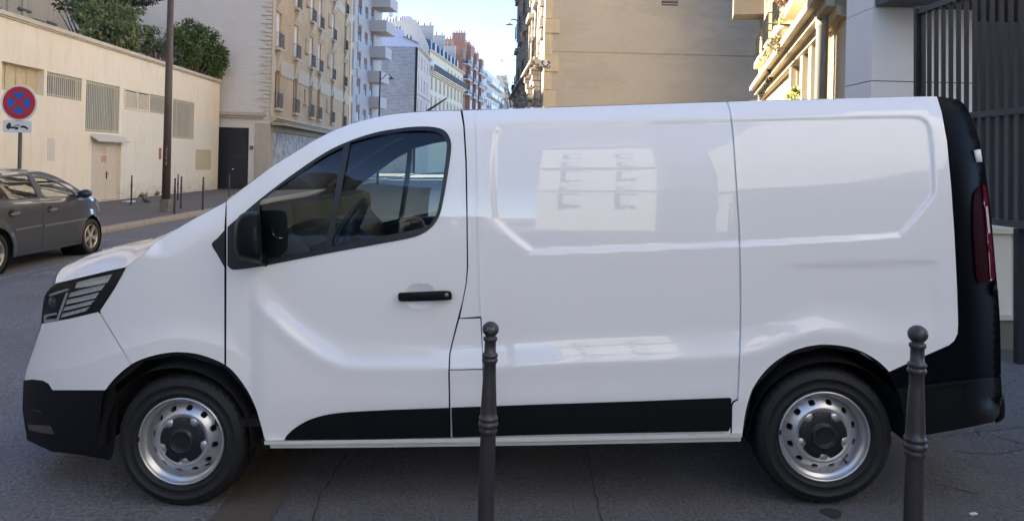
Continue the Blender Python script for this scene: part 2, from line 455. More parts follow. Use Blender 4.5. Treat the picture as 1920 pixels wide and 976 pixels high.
# --- window outlines (from the photograph)
def c4(l): return [(380+x/3.05, 200+y/3.05) for x, y in l]
WOUT = smooth(c4([(144,905),(160,922),(190,928),(330,910),(700,838),(1000,783),(1200,744),(1290,702),(1345,635),(1372,540),(1400,380),(1419,235),(1407,172),(1372,133),(1300,117),(1200,118),(1100,130),(990,150),(850,195),(700,265),(500,400),(330,530),(205,636),(144,688)]), True, 4, hard=(0, 23))
QGL = smooth(c4([(328,565),(345,530),(500,420),(690,290),(802,232),(770,400),(735,610),(700,806),(560,838),(440,858),(345,855),(332,800)]), True, 3, hard=(0,4,7,10))
MGL = smooth(c4([(845,207),(1000,166),(1100,148),(1220,138),(1310,142),(1362,160),(1390,195),(1394,250),(1372,420),(1345,580),(1320,640),(1262,688),(1000,745),(738,800),(780,560),(815,370)]), True, 3, hard=(0,13))
# --- painted panels
L = 'white'
bumper = [(78,606),(130,597),(185,584),(246,683)]+[p for p in FA_ if 199 < p[0] < 244][::-1]+[(197,731),(150,731),(98,731),(91,719),(80,713),(60,711),(45,713),(52,685),(66,645),(75,618)]
panel('front_bumper_skin', bumper, vm, M['white'], van, gap=.35, fine=vfine, mirror=VWID)
fender = [(237,500),(215,540),(187,583),(246,683)]+FARCH[1:]+[(421,500),(397,458),(408,447),(421,432),(424,378)]+top_between(298,423,True)+[(297,450),(280,464),(262,481)]
panel('front_fender', fender, vm, M['white'], van, gap=.45, fine=vfine, mirror=VWID)
door = [(424,500),(423.5,685)]+[p for p in FA_ if 425 < p[0] < 495]+[(497,826),(700,823),(843,820.5),(842,740),(841,700),(843,662),(848,640),(858,600),(868,562),(874,530),(876,500),(875,400),(873,300),(869,235),(864,207)]+top_between(426,860,True)+[(424.5,377),(424,440)]
panel('front_door', door, vm, M['white'], van, holes=[WOUT], gap=.7, fine=vfine, mirror=VWID)
bp_up = [(867,207),(893,206),(895,300),(897,420),(899,520),(901,593),(862,596),(868,566),(875,530),(877.5,500),(876.5,400),(875,300),(871,235)]
panel('centre_pillar', bp_up, vm, M['white'], van, gap=.35, fine=vfine, mirror=VWID)
flap = [(861,597),(901,596),(904,650),(905,691),(843,692.5),(844.5,662),(849,642)]
panel('fuel_flap', flap, vm, M['white'], van, gap=.35, fine=vfine)
panel('lower_pillar', [(843,693.5),(905,692.5),(906,820),(845,820.5)], vm, M['white'], van, gap=.3, fine=vfine)
side = [(895,206)]+top_between(896,1361)+[(1362,190.5),(1367,205),(1373,245),(1379,330),(1385,420),(1387.5,500),(1388,580),(1386.5,660),(1382,748),(1374,752),(1371,760),(1370,812),(907,820),(906,700),(902,594),(900,520),(898,420),(896,300)]
panel('load_area_side', side, vm, M['white'], van, gap=.75, fine=vfine, mirror=VWID)
quarter = [(1364,190.5)]+top_between(1363,1757)+[(1757,180.5),(1766,210),(1776,265),(1784,350),(1790,440),(1795,540),(1797,605),(1796,625),(1790,638),(1780,647),(1720,673),(1667,697)]+smooth([(1663,692),(1645,676),(1620,661),(1588,650),(1545,646),(1508,651),(1475,664),(1440,690),(1413,726),(1400,765),(1394,800),(1392,817)], False, 6)+[(1371.5,819),(1372.5,761),(1375.5,753.5),(1383.5,749),(1388,660),(1389.5,580),(1389,500),(1386.5,420),(1380.5,330),(1374.5,245),(1369,205)]
panel('rear_quarter', quarter, vm, M['white'], van, gap=.6, fine=vfine, mirror=VWID)
# --- black parts
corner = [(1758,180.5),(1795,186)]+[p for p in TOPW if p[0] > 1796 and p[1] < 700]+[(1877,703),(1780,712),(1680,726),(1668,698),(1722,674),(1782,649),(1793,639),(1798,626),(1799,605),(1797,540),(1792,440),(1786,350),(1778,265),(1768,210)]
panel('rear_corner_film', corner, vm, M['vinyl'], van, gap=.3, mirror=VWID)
rb = [(1681,728),(1780,714),(1877,705),(1879,735),(1877,755),(1873,778),(1862,791),(1800,804),(1737,815),(1703,819),(1697,790),(1689,752)]
panel('rear_bumper', rb, vmo(-.012), M['blk'], van, gap=.3, mirror=VWID)
panel('rear_bumper_ledge', [(1683,729),(1780,715),(1876,706),(1877,712),(1780,722),(1686,737)], vmo(-.03), M['blk'], van, skirt=.03)
rstep = smooth([(1866,770),(1872,745),(1879,739),(1884,746),(1885,776),(1880,786),(1866,792)], True, 4)
pillow('bumper_end_cap', rstep, lambda a, b, d: VP(a, b, d), M['blk'], van, .10, .45, .2)
fbl = [(44,714),(60,712),(80,714),(90,720),(97,732),(150,732),(196,731),(190,760),(188,800),(193,840),(205,862),(150,852),(98,846),(75,836),(50,824),(48,800),(43,765)]
panel('lower_bumper', fbl, vmo(-.004), M['blk'], van, gap=.3, mirror=VWID)
c5 = lambda l: [(x/4.646, 680+y/4.646) for x, y in l]
panel('bumper_air_duct', c5([(240,535),(440,545),(475,622),(350,606),(250,580)]), vmo(-.009), plain('grey_duct_plastic', (.06,.055,.05), .5), van, skirt=.01)
panel('bumper_lip', c5([(222,560),(250,592),(350,617),(470,632),(595,640),(470,650),(340,638),(240,612),(224,592)]), vmo(-.014), M['blk'], van, skirt=.014)
panel('bumper_vane', c5([(272,398),(350,412),(372,430),(330,428)]), vmo(-.012), M['cap'], van, skirt=.01)
# window frame, panes, divider, mirror triangle
panel('window_frame', inset(WOUT, -1.3), vmo(-.004), M['gask'], van, holes=[QGL, MGL], step=6, edge=4, gap=.4, mirror=VWID)
for nm, g in (('quarter_window', QGL), ('door_window', MGL)):
    panel(nm, inset(g, -2.5), vmo(.010), M['glass'], van, step=8, edge=5, skirt=0, mirror=VWID)
panel('corner_trim', smooth([(397,458),(408,446),(421,431),(421.5,497),(409,479)], True, 3, hard=(3,2)), vmo(-.003), M['gask'], van, step=6, edge=4, mirror=VWID)
# side mouldings
def pts_arc(l): return smooth(l, False, 4)
trimf = [(533,824.5)]+pts_arc([(536,817),(552,802),(580,786),(615,776),(660,771),(740,767)])+[(842,763.5),(843.5,819.5),(700,822.5)]
tm = panel('side_moulding', trimf, vmo(-.020), M['blk'], van, gap=.3, skirt=.03, mirror=VWID)
panel('side_moulding', [(846,763),(1000,757.5),(1200,751),(1368,744.5),(1372,747),(1370,800),(1366,808),(1200,811),(1000,815),(848,819.5)], vmo(-.020), M['blk'], van, gap=.3, skirt=.03, mirror=VWID)
def lowz(px, py, e): return VP(px, py, .012+e)
panel('sill', [(495,826),(700,823.5),(1000,818),(1391,811),(1391,819),(1000,827),(700,830.5),(496,833)], lambda a,b,e: VP(a,b,-.004+e), M['white2'], van, skirt=.06, mirror=VWID)
panel('sill_flange', [(506,832.5),(700,830),(1000,826.5),(1389,818),(1389,826.5),(1000,834),(700,838),(507,839.5)], lambda a,b,e: VP(a,b,.022+e), M['white2'], van, skirt=.03, mirror=VWID)
panel('rear_seam_bead', [(1367,192),(1372,206),(1378,245),(1384,330),(1389.5,420),(1392,500),(1392.5,580),(1391,660),(1386.5,748),(1384.5,748),(1388.5,660),(1390,580),(1389,500),(1386.8,420),(1381,330),(1375,245),(1370,206),(1364.5,192)], vmo(-.007), M['white'], van, step=5, skirt=.012)
panel('centre_seam_bead', [(892,207),(896,207),(898,300),(899.5,420),(901,520),(904,594),(901,594),(898,520),(896,420),(894,300)], vmo(-.004), M['white'], van, step=5, skirt=.012)
def seam_channel(line, w, off):      # shallow painted channel at the bottom of a seam
    panel('seam_channel', [(x-w, y) for x, y in line]+[(x+w, y) for x, y in line[::-1]], vmo(off), M['white'], van, step=5, skirt=0)
seam_channel([(1363,192),(1368,206),(1374,245),(1380,330),(1386,420),(1388.3,500),(1389,580),(1387.3,660),(1382.7,748)], 4, .006)
seam_channel([(894,208),(895.5,300),(897.5,420),(899.5,520),(901.5,590)], 3.5, .009)
seam_channel([(187,587),(215,633),(244,680)], 3, .017)
# inner backing that closes the seams
SIL = [(100,545),(150,522),(237,503),(262,484),(297,454)]+[(x+2, y+5) for x, y in top_between(298,1795)]+[(x-5, y+2) for x, y in TOPW if x > 1795]+[(1860,785),(1740,808),(1705,812),(1685,745),(1665,700),(1620,662),(1545,650),(1475,667),(1412,728),(1396,800),(1390,812),(500,822),(485,775),(455,726),(421,688),(340,664),(272,676),(200,735),(198,850),(100,840),(52,815),(50,720),(70,650),(82,606)]
WHOLE = inset(WOUT, 3)
panel('inner_shell', SIL, vmo(.036), M['dark'], van, holes=[WHOLE], step=14, edge=12, skirt=0, mirror=VWID)
# door handle with lock
hd = smooth([(746,556),(748,549),(760,547.5),(800,546),(838,544.5),(846,548),(847,556),(843,562),(800,564),(756,565),(748,563)], True, 3)
h = pillow('door_handle', hd, lambda a, b, d: VP(a, b, DV(700, 554)+d), M['blk'], van, -.045, -.012, .16, mirror=VWID)
mb = MB(); lk = VP(837, 553, DV(700, 554)-.052); mb.lathe([(.0001,-.002),(.008,-.002),(.0095,.0),(.0095,.02)], 20, lk, 'y'); mb.build('lock', plain('satin_lock_metal', (.25,.25,.26), .35, .8), h)
# mirror
mo = smooth([(438,455),(441,420),(449,404),(462,397),(482,396),(487,400),(489,430),(491,488),(478,491),(455,487),(443,478)], True, 3)
mr = pillow('wing_mirror', mo, lambda a, b, d: VP(a, b, d), M['blk'], van, -.165, -.03, .30, mirror=VWID)
mb = MB(); a = VP(470, 478, -.05); b_ = VP(497, 492, .06); mb.bar(a, b_, .07, .05); mb.build('mirror_arm', M['blk'], mr, bevel=.012)
panel('mirror_indicator', [(475,428),(480,424),(481,450),(476,453)], lambda a, b, e: VP(a, b, -.169+e), M['hold'], mr, step=8, skirt=.02)
# headlight
hl = smooth([(81,606),(79,580),(82,556),(92,540),(104,531),(150,520),(200,508),(237,500),(226,522),(205,556),(187,582),(160,590),(120,598)], True, 2, hard=(0,4,7,10))
hs_ = panel('headlight', hl, vmo(.012), M['hold'], van, gap=.8, step=6, edge=5, mirror=VWID)
c6 = lambda l: [(60+x/6.97, 480+y/6.97) for x, y in l]
strips = [[(590,340),(760,295),(1050,235),(985,345),(760,395),(560,420)],
 [(500,480),(640,440),(960,365),(905,440),(700,490),(480,535)],
 [(460,570),(700,515),(880,470),(830,545),(640,590),(440,630)],
 [(430,665),(620,620),(820,570),(770,630),(600,670),(405,715)],
 [(400,750),(580,705),(760,655),(700,715),(540,755),(380,800)],
 [(225,500),(330,460),(470,420),(480,440),(330,490),(225,525)],
 [(160,765),(320,735),(325,760),(200,785),(175,830),(320,815),(440,480),(475,470),(350,830),(165,870),(150,830)]]
for i, st in enumerate(strips):
    panel('reflector_strip', c6(st), vmo(.006 if i < 5 else .004), M['refl'], hs_, step=5, edge=4, skirt=.006)
for i in range(5):
    a, b, c, d = strips[i][0], strips[i][1], strips[i][-3], strips[i][-1]
    R_ = sorted(strips[i], key=lambda p: p[0]); lo_r = strips[i][3] if i else strips[i][3]; lo_l = strips[i][-1]
    k = .55 if i == 0 else .30
    up = lambda p, q: (p[0]+(q[0]-p[0])*k, p[1]+(q[1]-p[1])*k)
    panel('lamp_rib_highlight', c6([up(lo_l, strips[i][0]), up(lo_r, strips[i][2]), lo_r, lo_l]), vmo(.002), M['lip'], hs_, step=5, edge=4, skirt=.006)  # painted highlight along the lower edge of the strip
mb = MB(); pc = VP(100, 566, DV(100, 566)+.004); mb.lathe([(.0001,-.004),(.02,-.001),(.03,.006),(.034,.02)], 24, pc, 'y'); mb.build('lamp_projector', plain('projector_lens', (.05,.05,.06), .05), hs_)
panel('lamp_cover', hl, vmo(-.002), M['lens'], hs_, step=8, edge=5, skirt=0)
# tail lamp
tl = smooth([(1826,372),(1833,354),(1843,344),(1849,348),(1856,400),(1862,460),(1866,524),(1850,530),(1834,528),(1829,500),(1825,430)], True, 3, hard=(2,6))
tlo = panel('tail_lamp', tl, vmo(-.010), plain('dark_red_lamp_side', (.02,.0008,.002), .6, var=0, spec=.02), van, step=6, edge=5, mirror=VWID)
panel('lamp_edge', [(1842,346),(1848,348),(1855,400),(1861,460),(1865.5,524),(1857,526),(1852,460),(1847,400)], vmo(-.022), M['red'], tlo, step=5, skirt=.012)
panel('reverse_lens', [(1848,388),(1852,386),(1857,436),(1853,438)], vmo(-.026), plain('frosted_lens', (.55,.5,.5), .2), tlo, step=5, skirt=.006)
pillow('door_hinge', [(1825,281),(1839,279),(1843,304),(1830,306)], lambda a, b, d: VP(a, b, d+DV(1830, 292)), M['white'], van, -.018, .10, .12)
pillow('door_hinge', smooth([(1864,530),(1870,540),(1872,548),(1868,552),(1860,548)], True, 3), lambda a, b, d: VP(a, b, d+.16), M['blk'], van, -.04, .06, .2)
# antenna
mb = MB(); mb.tube([VP(797, 212, .9), VP(803, 207, .9), VP(838, 184, .9)], [.010, .008, .004], 8); mb.build('antenna', plain('antenna_rubber', (.02,.008,.008), .5), van)
# --- hood, windscreen, roof, rear and nose: sheets from the near side to the far side
def NS(px, py): return vm(px, py, 0.)
NL = 25
def across(near, bulge, power=2.4):
    rows = []
    for p, b in zip(near, bulge):
        r = []
        for j in range(NL):
            v = -1+2*j/(NL-1); f = 1-abs(v)**power
            yy = p.y+(VWID-2*p.y)*(v+1)/2; r.append((p.x+b[0]*f, yy, p.z+b[1]*f))
        rows.append(r)
    return rows
def toL(X, Y, Z): p = Vector((X, Y, Z))-VO; return Vector((p.dot(ax), p.dot(bx_), p.z))
hood_px = [(104,531),(150,520),(200,508),(237,500),(262,481),(280,464),(297,450)]+top_between(299,425)
hn = [NS(*p) for p in hood_px]
def hood_c(t):   # centre line of the bonnet, street frame
    ks = [(0, -2.565, -.570), (.12, -2.50, -.525), (.35, -2.25, -.475), (.7, -1.95, -.40), (1, -1.72, -.335)]
    for a, b in zip(ks, ks[1:]):
        if t <= b[0]: u = (t-a[0])/(b[0]-a[0]); return toL(a[1]+(b[1]-a[1])*u, 4.6, a[2]+(b[2]-a[2])*u)
    return toL(ks[-1][1], 4.6, ks[-1][2])
L0 = hn[0].x; L1 = hn[-1].x
bl = []
for p in hn:
    c = hood_c((p.x-L0)/(L1-L0)); bl.append((c.x-p.x, c.z-p.z))
loft('bonnet', across(hn, bl, 2.6), M['white'], van)
near_f = [NS(104,532), NS(84,556), NS(79,582), NS(77,606), NS(66,646), NS(52,686), NS(44,713)]
cx0 = toL(-2.565, 4.6, 0).x
loft('nose', across(near_f, [(cx0-.02-p.x if i == 0 else (cx0-.03-p.x), .06 if i == 0 else .0) for i, p in enumerate(near_f)], 2.6), M['white'], van)
near_b = [NS(44,713), NS(42,765), NS(48,808), NS(52,824), NS(98,846)]
loft('nose_bumper', across(near_b, [(-.09, 0)]*5, 2.6), M['blk'], van)
wn = [NS(*p) for p in TOPW if 420 < p[0] < 705]
loft('windscreen', across([Vector((p.x, p.y+.01, p.z-.004)) for p in wn], [(-.20+.13*i/(len(wn)-1), .012) for i in range(len(wn))], 2.), M['glass'], van)
rn = [NS(*p) for p in TOPW if 690 < p[0] < 1762]
loft('roof', across(rn, [(0, .035)]*len(rn), 2.2), M['white'], van)
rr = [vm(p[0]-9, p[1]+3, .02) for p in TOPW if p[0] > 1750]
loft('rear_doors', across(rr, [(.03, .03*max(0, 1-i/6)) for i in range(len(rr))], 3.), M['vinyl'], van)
rr2 = [vm(1877,705,-.01), vm(1879,735,-.01), vm(1877,760,-.01), vm(1862,791,-.01)]
loft('rear_step', across(rr2, [(.06, 0)]*4, 3.), M['blk'], van)
# underbody and wheel housings
mb = MB(); a = VP(500, 822, .08); b_ = VP(1388, 700, .08); mb.box(a.x, b_.x, .12, VWID-.12, a.z+.0, a.z+.10); mb.box(a.x-1.0, b_.x+1.0, .36, VWID-.36, a.z+.02, a.z+.2)
mb.build('underbody', M['dark'], van)
WH = [(338.5, 824, -1), (1546.5, 817, 1)]
for px, py, k in WH:
    c = VP(px, py, .10); n = 28; rr_ = .385; vs = []; fs = []
    for j in range(n+1):
        a = -.05+(pi+.10)*j/n
        for yy in (.035, .50): vs.append((c.x+rr_*cos(a), yy, c.z+rr_*sin(a)*.99))
    fs = [(2*j, 2*j+1, 2*j+3, 2*j+2) for j in range(n)]
    vs.append((c.x, .50, c.z)); fs += [(2*j+1, 2*j+3, len(vs)-1) for j in range(n)]
    mb = MB(); mb.add(vs, fs, True); mb.build('wheel_arch_liner', M['dark'], van)
    mb = MB(); mb.add([(v[0], VWID-v[1], v[2]) for v in vs], fs, True); mb.build('wheel_arch_liner', M['dark'], van)
# mud flap behind the front bumper
panel('mud_guard', [(190,735),(215,720),(222,760),(212,850),(204,862),(192,842)], lambda a, b, e: VP(a, b, .10+e), M['blk'], van, skirt=.05)
# wheels
RIMR = .218; TR = .330
def make_wheel(px, py, lab):
    c = VP(px, py, .055); ang = random.random()*.3
    wt = bpy.data.objects.new('wheel', None); COL.objects.link(wt); wt.parent = van; wt.location = (c.x, c.y, c.z)
    # tyre: y grows into the van
    n = 216; vs = []; fs = []
    prof = [(.212,.018),(.224,.004),(.236,-.002),(.238,-.0045),(.242,-.0045),(.245,-.001),(.262,-.005),(.276,-.006),(.277,-.009),(.286,-.009),(.288,-.006),(.300,-.002),(.311,.004),(.3195,.012),(.3255,.022),(.3285,.034),(.3300,.052),(.323,.055),(.323,.060),(.3305,.063),(.331,.09),(.324,.093),(.324,.101),(.331,.104),(.331,.125),(.324,.128),(.324,.134),(.330,.137),(.329,.160),(.324,.178),(.312,.192),(.29,.2),(.23,.2)]
    for r, y in prof:
        for j in range(n):
            a = 2*pi*j/n; rr = r
            if .3150 < r and y < .050:
                k = j % 5
                if k == 0: rr -= .0055
            elif .326 < r and .05 < y < .185 and j % 4 == 0: rr -= .006
            vs.append((rr*cos(a+ang), y, rr*sin(a+ang)))
    for i in range(len(prof)-1):
        for j in range(n): fs.append((i*n+j, i*n+(j+1)%n, (i+1)*n+(j+1)%n, (i+1)*n+j))
    mb = MB(); mb.add(vs, fs, True); ty = mb.build('tyre', M['tyre'], wt)
    # rim: outer lip lathe + pierced disc
    mb = MB(); mb.lathe([(.2135,.020),(.2185,.008),(.2165,.001),(.2095,.000),(.2070,.006),(.2045,.022),(.1960,.026),(.1890,.030),(.1860,.040),(.1835,.062)], 96, (0,0,0), 'y', cap=False)
    mb.build('rim', M['rim'], wt)
    dp = spl([(0,.030),(.10,.030),(.118,.026),(.130,.024),(.140,.028),(.158,.040),(.172,.052),(.186,.064)])
    S = 1000.
    out = [(186*cos(2*pi*i/90), 186*sin(2*pi*i/90)) for i in range(90)]
    hol = []
    for k in range(12):
        a = 2*pi*(k+.5)/12+ang; cx_, cy_ = 158*cos(a), 158*sin(a)
        e = []
        for q in range(16):
            b = 2*pi*q/16; u = 12*cos(b); v = 19*sin(b); v = max(-15.5, min(15.5, v)); e.append((cx_+u*cos(a)-v*sin(a), cy_+u*sin(a)+v*cos(a)))
        hol.append(e)
    panel('rim_disc', out, lambda u, v, e: Vector((u/S, dp(math.hypot(u, v)/S)+e, v/S)), M['rim'], wt, holes=hol, step=7, edge=5, skirt=.02)
    mb = MB(); mb.lathe([(.19,.075),(.05,.09),(.0001,.09)], 48, (0,0,0), 'y'); mb.build('brake', M['dark'], wt)
    # hub cap with five notches
    cap = []
    for i in range(120):
        a = 2*pi*i/120; f = abs(((a/(2*pi/5)) % 1)-.5)*2     # 1 at lobes' ends, 0 between
        r = 113 if f > .42 else 113-24*sst((.42-f)/.16)
        cap.append((r*cos(a+ang+.3), r*sin(a+ang+.3)))
    dc = spl([(0,.004),(.035,.003),(.048,.0005),(.055,.003),(.060,.010),(.085,.013),(.113,.018),(.12,.022)])
    panel('hub_cap', cap, lambda u, v, e: Vector((u/S, dc(math.hypot(u, v)/S)+e, v/S)), M['cap'], wt, step=6, edge=4, skirt=.012)
    mb = MB(); mb.lathe([(.0505,.002),(.052,-.0015),(.055,-.0015),(.0565,.004)], 48, (0,0,0), 'y', cap=False)
    mb.build('cap_ring', plain('dark_grey_ring', (.03,.032,.036), .35), wt)
    for k in range(5):
        a = ang+.3+2*pi*(k+.5)/5; mb = MB()
        mb.lathe([(.0001,.0225),(.012,.0235),(.022,.027),(.030,.034)], 24, (.104*cos(a), 0, .104*sin(a)), 'y', cap=False); mb.build('rim_boss', M['rim'], wt)
    mb = MB(); a = ang-.9; mb.tube([(.178*cos(a), .055, .178*sin(a)), (.17*cos(a), .02, .17*sin(a))], .0045, 8); mb.build('valve', M['tyre'], wt)
    mb = MB(); a = ang+3.0; mb.box(-.012, .012, -.006, .006, -.004, .004); mb.xf(Matrix.Translation((.2125*cos(a), .001, .2125*sin(a))) @ Matrix.Rotation(-a+pi/2, 4, 'Y')); mb.build('balance_weight', M['cap'], wt)
    return wt
w1 = make_wheel(338.5, 826, 0); w2 = make_wheel(1546.5, 816.5, 0)
for w_, gx in ((w1, GL), (w2, GR+.008)): w_.location.z = (gx+1.67)+TR-.004
for w_ in (w1, w2):      # the far pair
    r = dup(w_); r.parent = van; r.location = (w_.location.x, VWID-w_.location.y, w_.location.z); r.rotation_euler = (0, 0, pi)
# --- cabin
def LX(px, d): return VP(px, 400, d).x
def LZ(py, d): return VP(960, py, d).z
dpoly = [(LX(470,.5), LZ(395,.5)), (LX(505,.5), LZ(385,.5)), (LX(560,.5), LZ(372,.5)), (LX(592,.5), LZ(376,.5)), (LX(594,.5), LZ(425,.5)), (LX(620,.5), LZ(450,.5)), (LX(640,.5), LZ(520,.5)), (LX(640,.5), LZ(640,.5)), (LX(470,.5), LZ(640,.5)), (LX(440,.5), LZ(430,.5))]
mb = MB(); mb.prism(dpoly, .12, VWID-.12); dash = mb.build('dashboard', M['intr'], van, bevel=.02)
mb = MB(); mb.tube([VP(508, 425, .12), VP(513, 440, .12), VP(520, 446, .12), VP(533, 446, .12)], .004, 6); mb.build('dash_trim', M['chrome'], dash)
sc_ = VP(652, 432, .50); tilt = Matrix.Rotation(R(-62), 4, 'Y')
mb = MB(); n = 40; pts = [tilt @ Vector((.19*cos(2*pi*i/n), .19*sin(2*pi*i/n), 0))+sc_ for i in range(n+1)]; mb.tube(pts, .017, 10, cap=False)
for a in (0, 2.3, -2.3, pi): mb.tube([sc_+(tilt @ Vector((0, 0, -.02))), tilt @ Vector((.18*cos(a), .18*sin(a), 0))+sc_], .018, 8)
k0 = len(mb.v); mb.lathe([(.0001,.02),(.05,.015),(.065,-.02),(.05,-.05)], 20, (0,0,0)); mb.xf(Matrix.Translation(sc_) @ tilt, k0)
mb.tube([sc_, sc_+(tilt @ Vector((0, 0, -.35)))], .04, 10); mb.build('steering_wheel', M['intr'], van)
def seat(y0, y1):
    p = [(LX(700,.4), LZ(520,.4)), (LX(840,.4), LZ(535,.4)), (LX(890,.4), LZ(300,.4)), (LX(925,.4), LZ(295,.4)), (LX(900,.4), LZ(580,.4)), (LX(700,.4), LZ(570,.4))]
    mb = MB(); mb.prism(p, y0, y1); s = mb.build('seat', plain('grey_seat_cloth', (.035,.036,.04), .9), van, bevel=.03)
    mb = MB(); p = [(LX(893,.4), LZ(282,.4)), (LX(900,.4), LZ(252,.4)), (LX(920,.4), LZ(250,.4)), (LX(922,.4), LZ(285,.4))]; mb.prism(p, y0+.12, y1-.12); mb.build('headrest', M['intr'], s, bevel=.02)
seat(.22, .72); seat(.85, 1.75)
mb = MB(); mb.box(LX(930,.3), LX(936,.3), .17, VWID-.17, .35, 1.72); mb.build('bulkhead', M['intr'], van)
mb = MB(); mb.box(LX(440,.3), LX(930,.3), .06, VWID-.06, .36, .40); mb.build('cabin_floor', M['dark'], van)
for s in (0, 1):      # door linings below the glass
    pl = [(x, y) for x, y in c4([(330,905),(700,835),(1200,740),(1340,640),(1345,1500),(330,1500)])]
    def dl(a, b, e, s=s):
        p = VP(a, b, .07+e); return p if not s else Vector((p.x, VWID-p.y, p.z))
    panel('door_lining', pl, dl, M['intr'], van, step=30, edge=20, skirt=.03)
mb = MB(); mb.tube([VP(800, 250, .9), VP(600, 262, .9)], .02); mb.box(LX(672,.9)-.01, LX(672,.9)+.02, .9, 1.12, LZ(262,.9), LZ(262,.9)+.07); mb.build('rear_view_mirror', M['intr'], van)
# ================================================================== GROUND
def street_sheet(name, x0, x1, y0, y1, mat, dz=0., nx=None, ny=None, fz=None, **kw):
    nx = nx or 1; ny = ny or 1; mb = MB(); vs = []; fs = []
    for i in range(nx+1):
        for j in range(ny+1):
            x = x0+(x1-x0)*i/nx; y = y0+(y1-y0)*j/ny; vs.append(tuple(CW(x, y, (fz(x, y) if fz else gz(x))+dz)))
    for i in range(nx):
        for j in range(ny): a = i*(ny+1)+j; fs.append((a, a+ny+1, a+ny+2, a+1))
    mb.add(vs, fs, True); o = mb.build(name, mat); return tag(o, kind='structure')
def asphalt(name, c, sp, bs, patch=.35, worn=(.12,.12,.12)):
    t = NT(name); t.set(Roughness=.88); t.p.inputs['Specular IOR Level'].default_value = .3
    f = t.noise(sp, 3, .7); g = t.noise(.7, 6, .65); h = t.noise(3.2, 5, .6)
    x = t.mix(t.ramp(f, [(.32, 0.), (.72, 1.)]), tuple(q*.55 for q in c), tuple(q*1.7 for q in c))
    x = t.mix(t.ramp(g, [(.35, 0.), (.7, patch)]), x, tuple(q*.5 for q in c))
    x = t.mix(t.ramp(h, [(.5, 0.), (.8, .35)]), x, tuple(q*1.5 for q in c))
    x = t.mix(t.ramp(t.noise(sp*.45, 2, .5), [(.72, 0.), (.76, .5)]), x, worn)
    t.col(x); t.bump(f, .8, bs); return t.m
M['road'] = asphalt('coarse_road_asphalt', (.165, .160, .162), 48, .02)
M['pave'] = asphalt('pavement_asphalt', (.125, .117, .113), 70, .008, .5, (.2,.2,.2))
M['pave2'] = asphalt('old_mastic_pavement', (.13, .115, .10), 60, .003, .4, (.2,.2,.2))
street_sheet('ground', -400, 400, -400, 900, M['road'], -.03, fz=lambda x, y: GL)
street_sheet('road', -9.97, -1.42, -60, 200, M['road'], 0, 12, 2)
street_sheet('near_pavement', -1.17, 9, -60, 32, M['pave'], 0, 40, 2)
street_sheet('side_road', -1.14, 30, 32, 200, M['road'], 0, 8, 2)
t = NT('worn_kerb_granite'); t.set(Roughness=.8); t.col(t.mix(t.noise(40, 5, .7), (.045,.036,.026), (.16,.13,.10))); t.bump(t.noise(50, 4), .5, .004); M['kerbd'] = t.m
mb = MB(); y = -8.
while y < 30:
    L_ = .95; z0 = gz(-1.45); vs = []
    for xx in (-1.45, -1.38, -1.30, -1.22, -1.145):
        for yy in (y+.006, y+L_-.006): vs.append(tuple(CW(xx, yy, gz(xx)+.006)))
    mb.add(vs, [(2*i, 2*i+2, 2*i+3, 2*i+1) for i in range(4)], True); y += L_
tag(mb.build('dropped_kerb', M['kerbd']), kind='structure')
t = NT('granite_kerb'); t.set(Roughness=.8); t.col(t.mix(t.noise(8, 6, .7), (.20,.17,.13), (.38,.33,.27))); t.bump(t.noise(40, 4), .4, .005); M['kerb'] = t.m
def KX(y): return -9.05-.045*y            # kerb line of the far-left pavement
mb = MB(); y = -20.
while y < 110:
    for a, b in ((y+.008, y+1.0-.008),):
        v = [CW(KX(yy)+dx, yy, GL+dz) for yy in (a, b) for dx, dz in ((0, -.05), (0, .085), (-.03, .115), (-.30, .12), (-.30, -.05))]
        mb.add([tuple(q) for q in v], [(0,5,6,1), (1,6,7,2), (2,7,8,3), (3,8,9,4), (0,1,2,3,4), (9,8,7,6,5)])
    y += 1.0
tag(mb.build('kerb', M['kerb'], bevel=.008), kind='structure')
mb = MB(); mb.quad(*[tuple(CW(x, y, GL+.117)) for x, y in ((KX(-20)-.3, -20), (KX(110)-.3, 110), (-24, 110), (-24, -20))]); tag(mb.build('left_pavement', M['pave2']), kind='structure')
# joints and cracks
M['crack'] = plain('crack_dirt', (.030, .028, .027), .95)
def crack(pts, w, name='pavement_crack', mat=None):
    mb = MB(); random.seed(len(pts)*31+int(pts[0][0]*100))
    P = []
    for a, b in zip(pts, pts[1:]):
        n = max(2, int(math.hypot(b[0]-a[0], b[1]-a[1])/.05))
        for i in range(n): P.append((a[0]+(b[0]-a[0])*i/n+random.uniform(-.006, .006), a[1]+(b[1]-a[1])*i/n+random.uniform(-.006, .006)))
    P.append(pts[-1]); vs = []
    for i, p in enumerate(P):
        q = P[min(i+1, len(P)-1)]; o = P[max(0, i-1)]; d = Vector((q[0]-o[0], q[1]-o[1])).normalized(); ww = w*random.uniform(.25, 1.)
        vs += [tuple(CW(p[0]-d.y*ww, p[1]+d.x*ww, gz(p[0])+.004)), tuple(CW(p[0]+d.y*ww, p[1]-d.x*ww, gz(p[0])+.004))]
    mb.add(vs, [(2*i, 2*i+1, 2*i+3, 2*i+2) for i in range(len(P)-1)]); tag(mb.build(name, mat or M['crack']), kind='structure')
def gp(px, py):      # pixel -> point on the near ground (street frame)
    y = 1.66*F/(py-CY); x = (px-CX)/F*y; y = -gz(x)*F/(py-CY); return ((px-CX)/F*y, y)
crack([gp(1098,836), gp(1108,880), gp(1118,930), gp(1130,985)], .003)
crack([gp(650,850), gp(625,890), gp(600,930), gp(583,985)], .005)
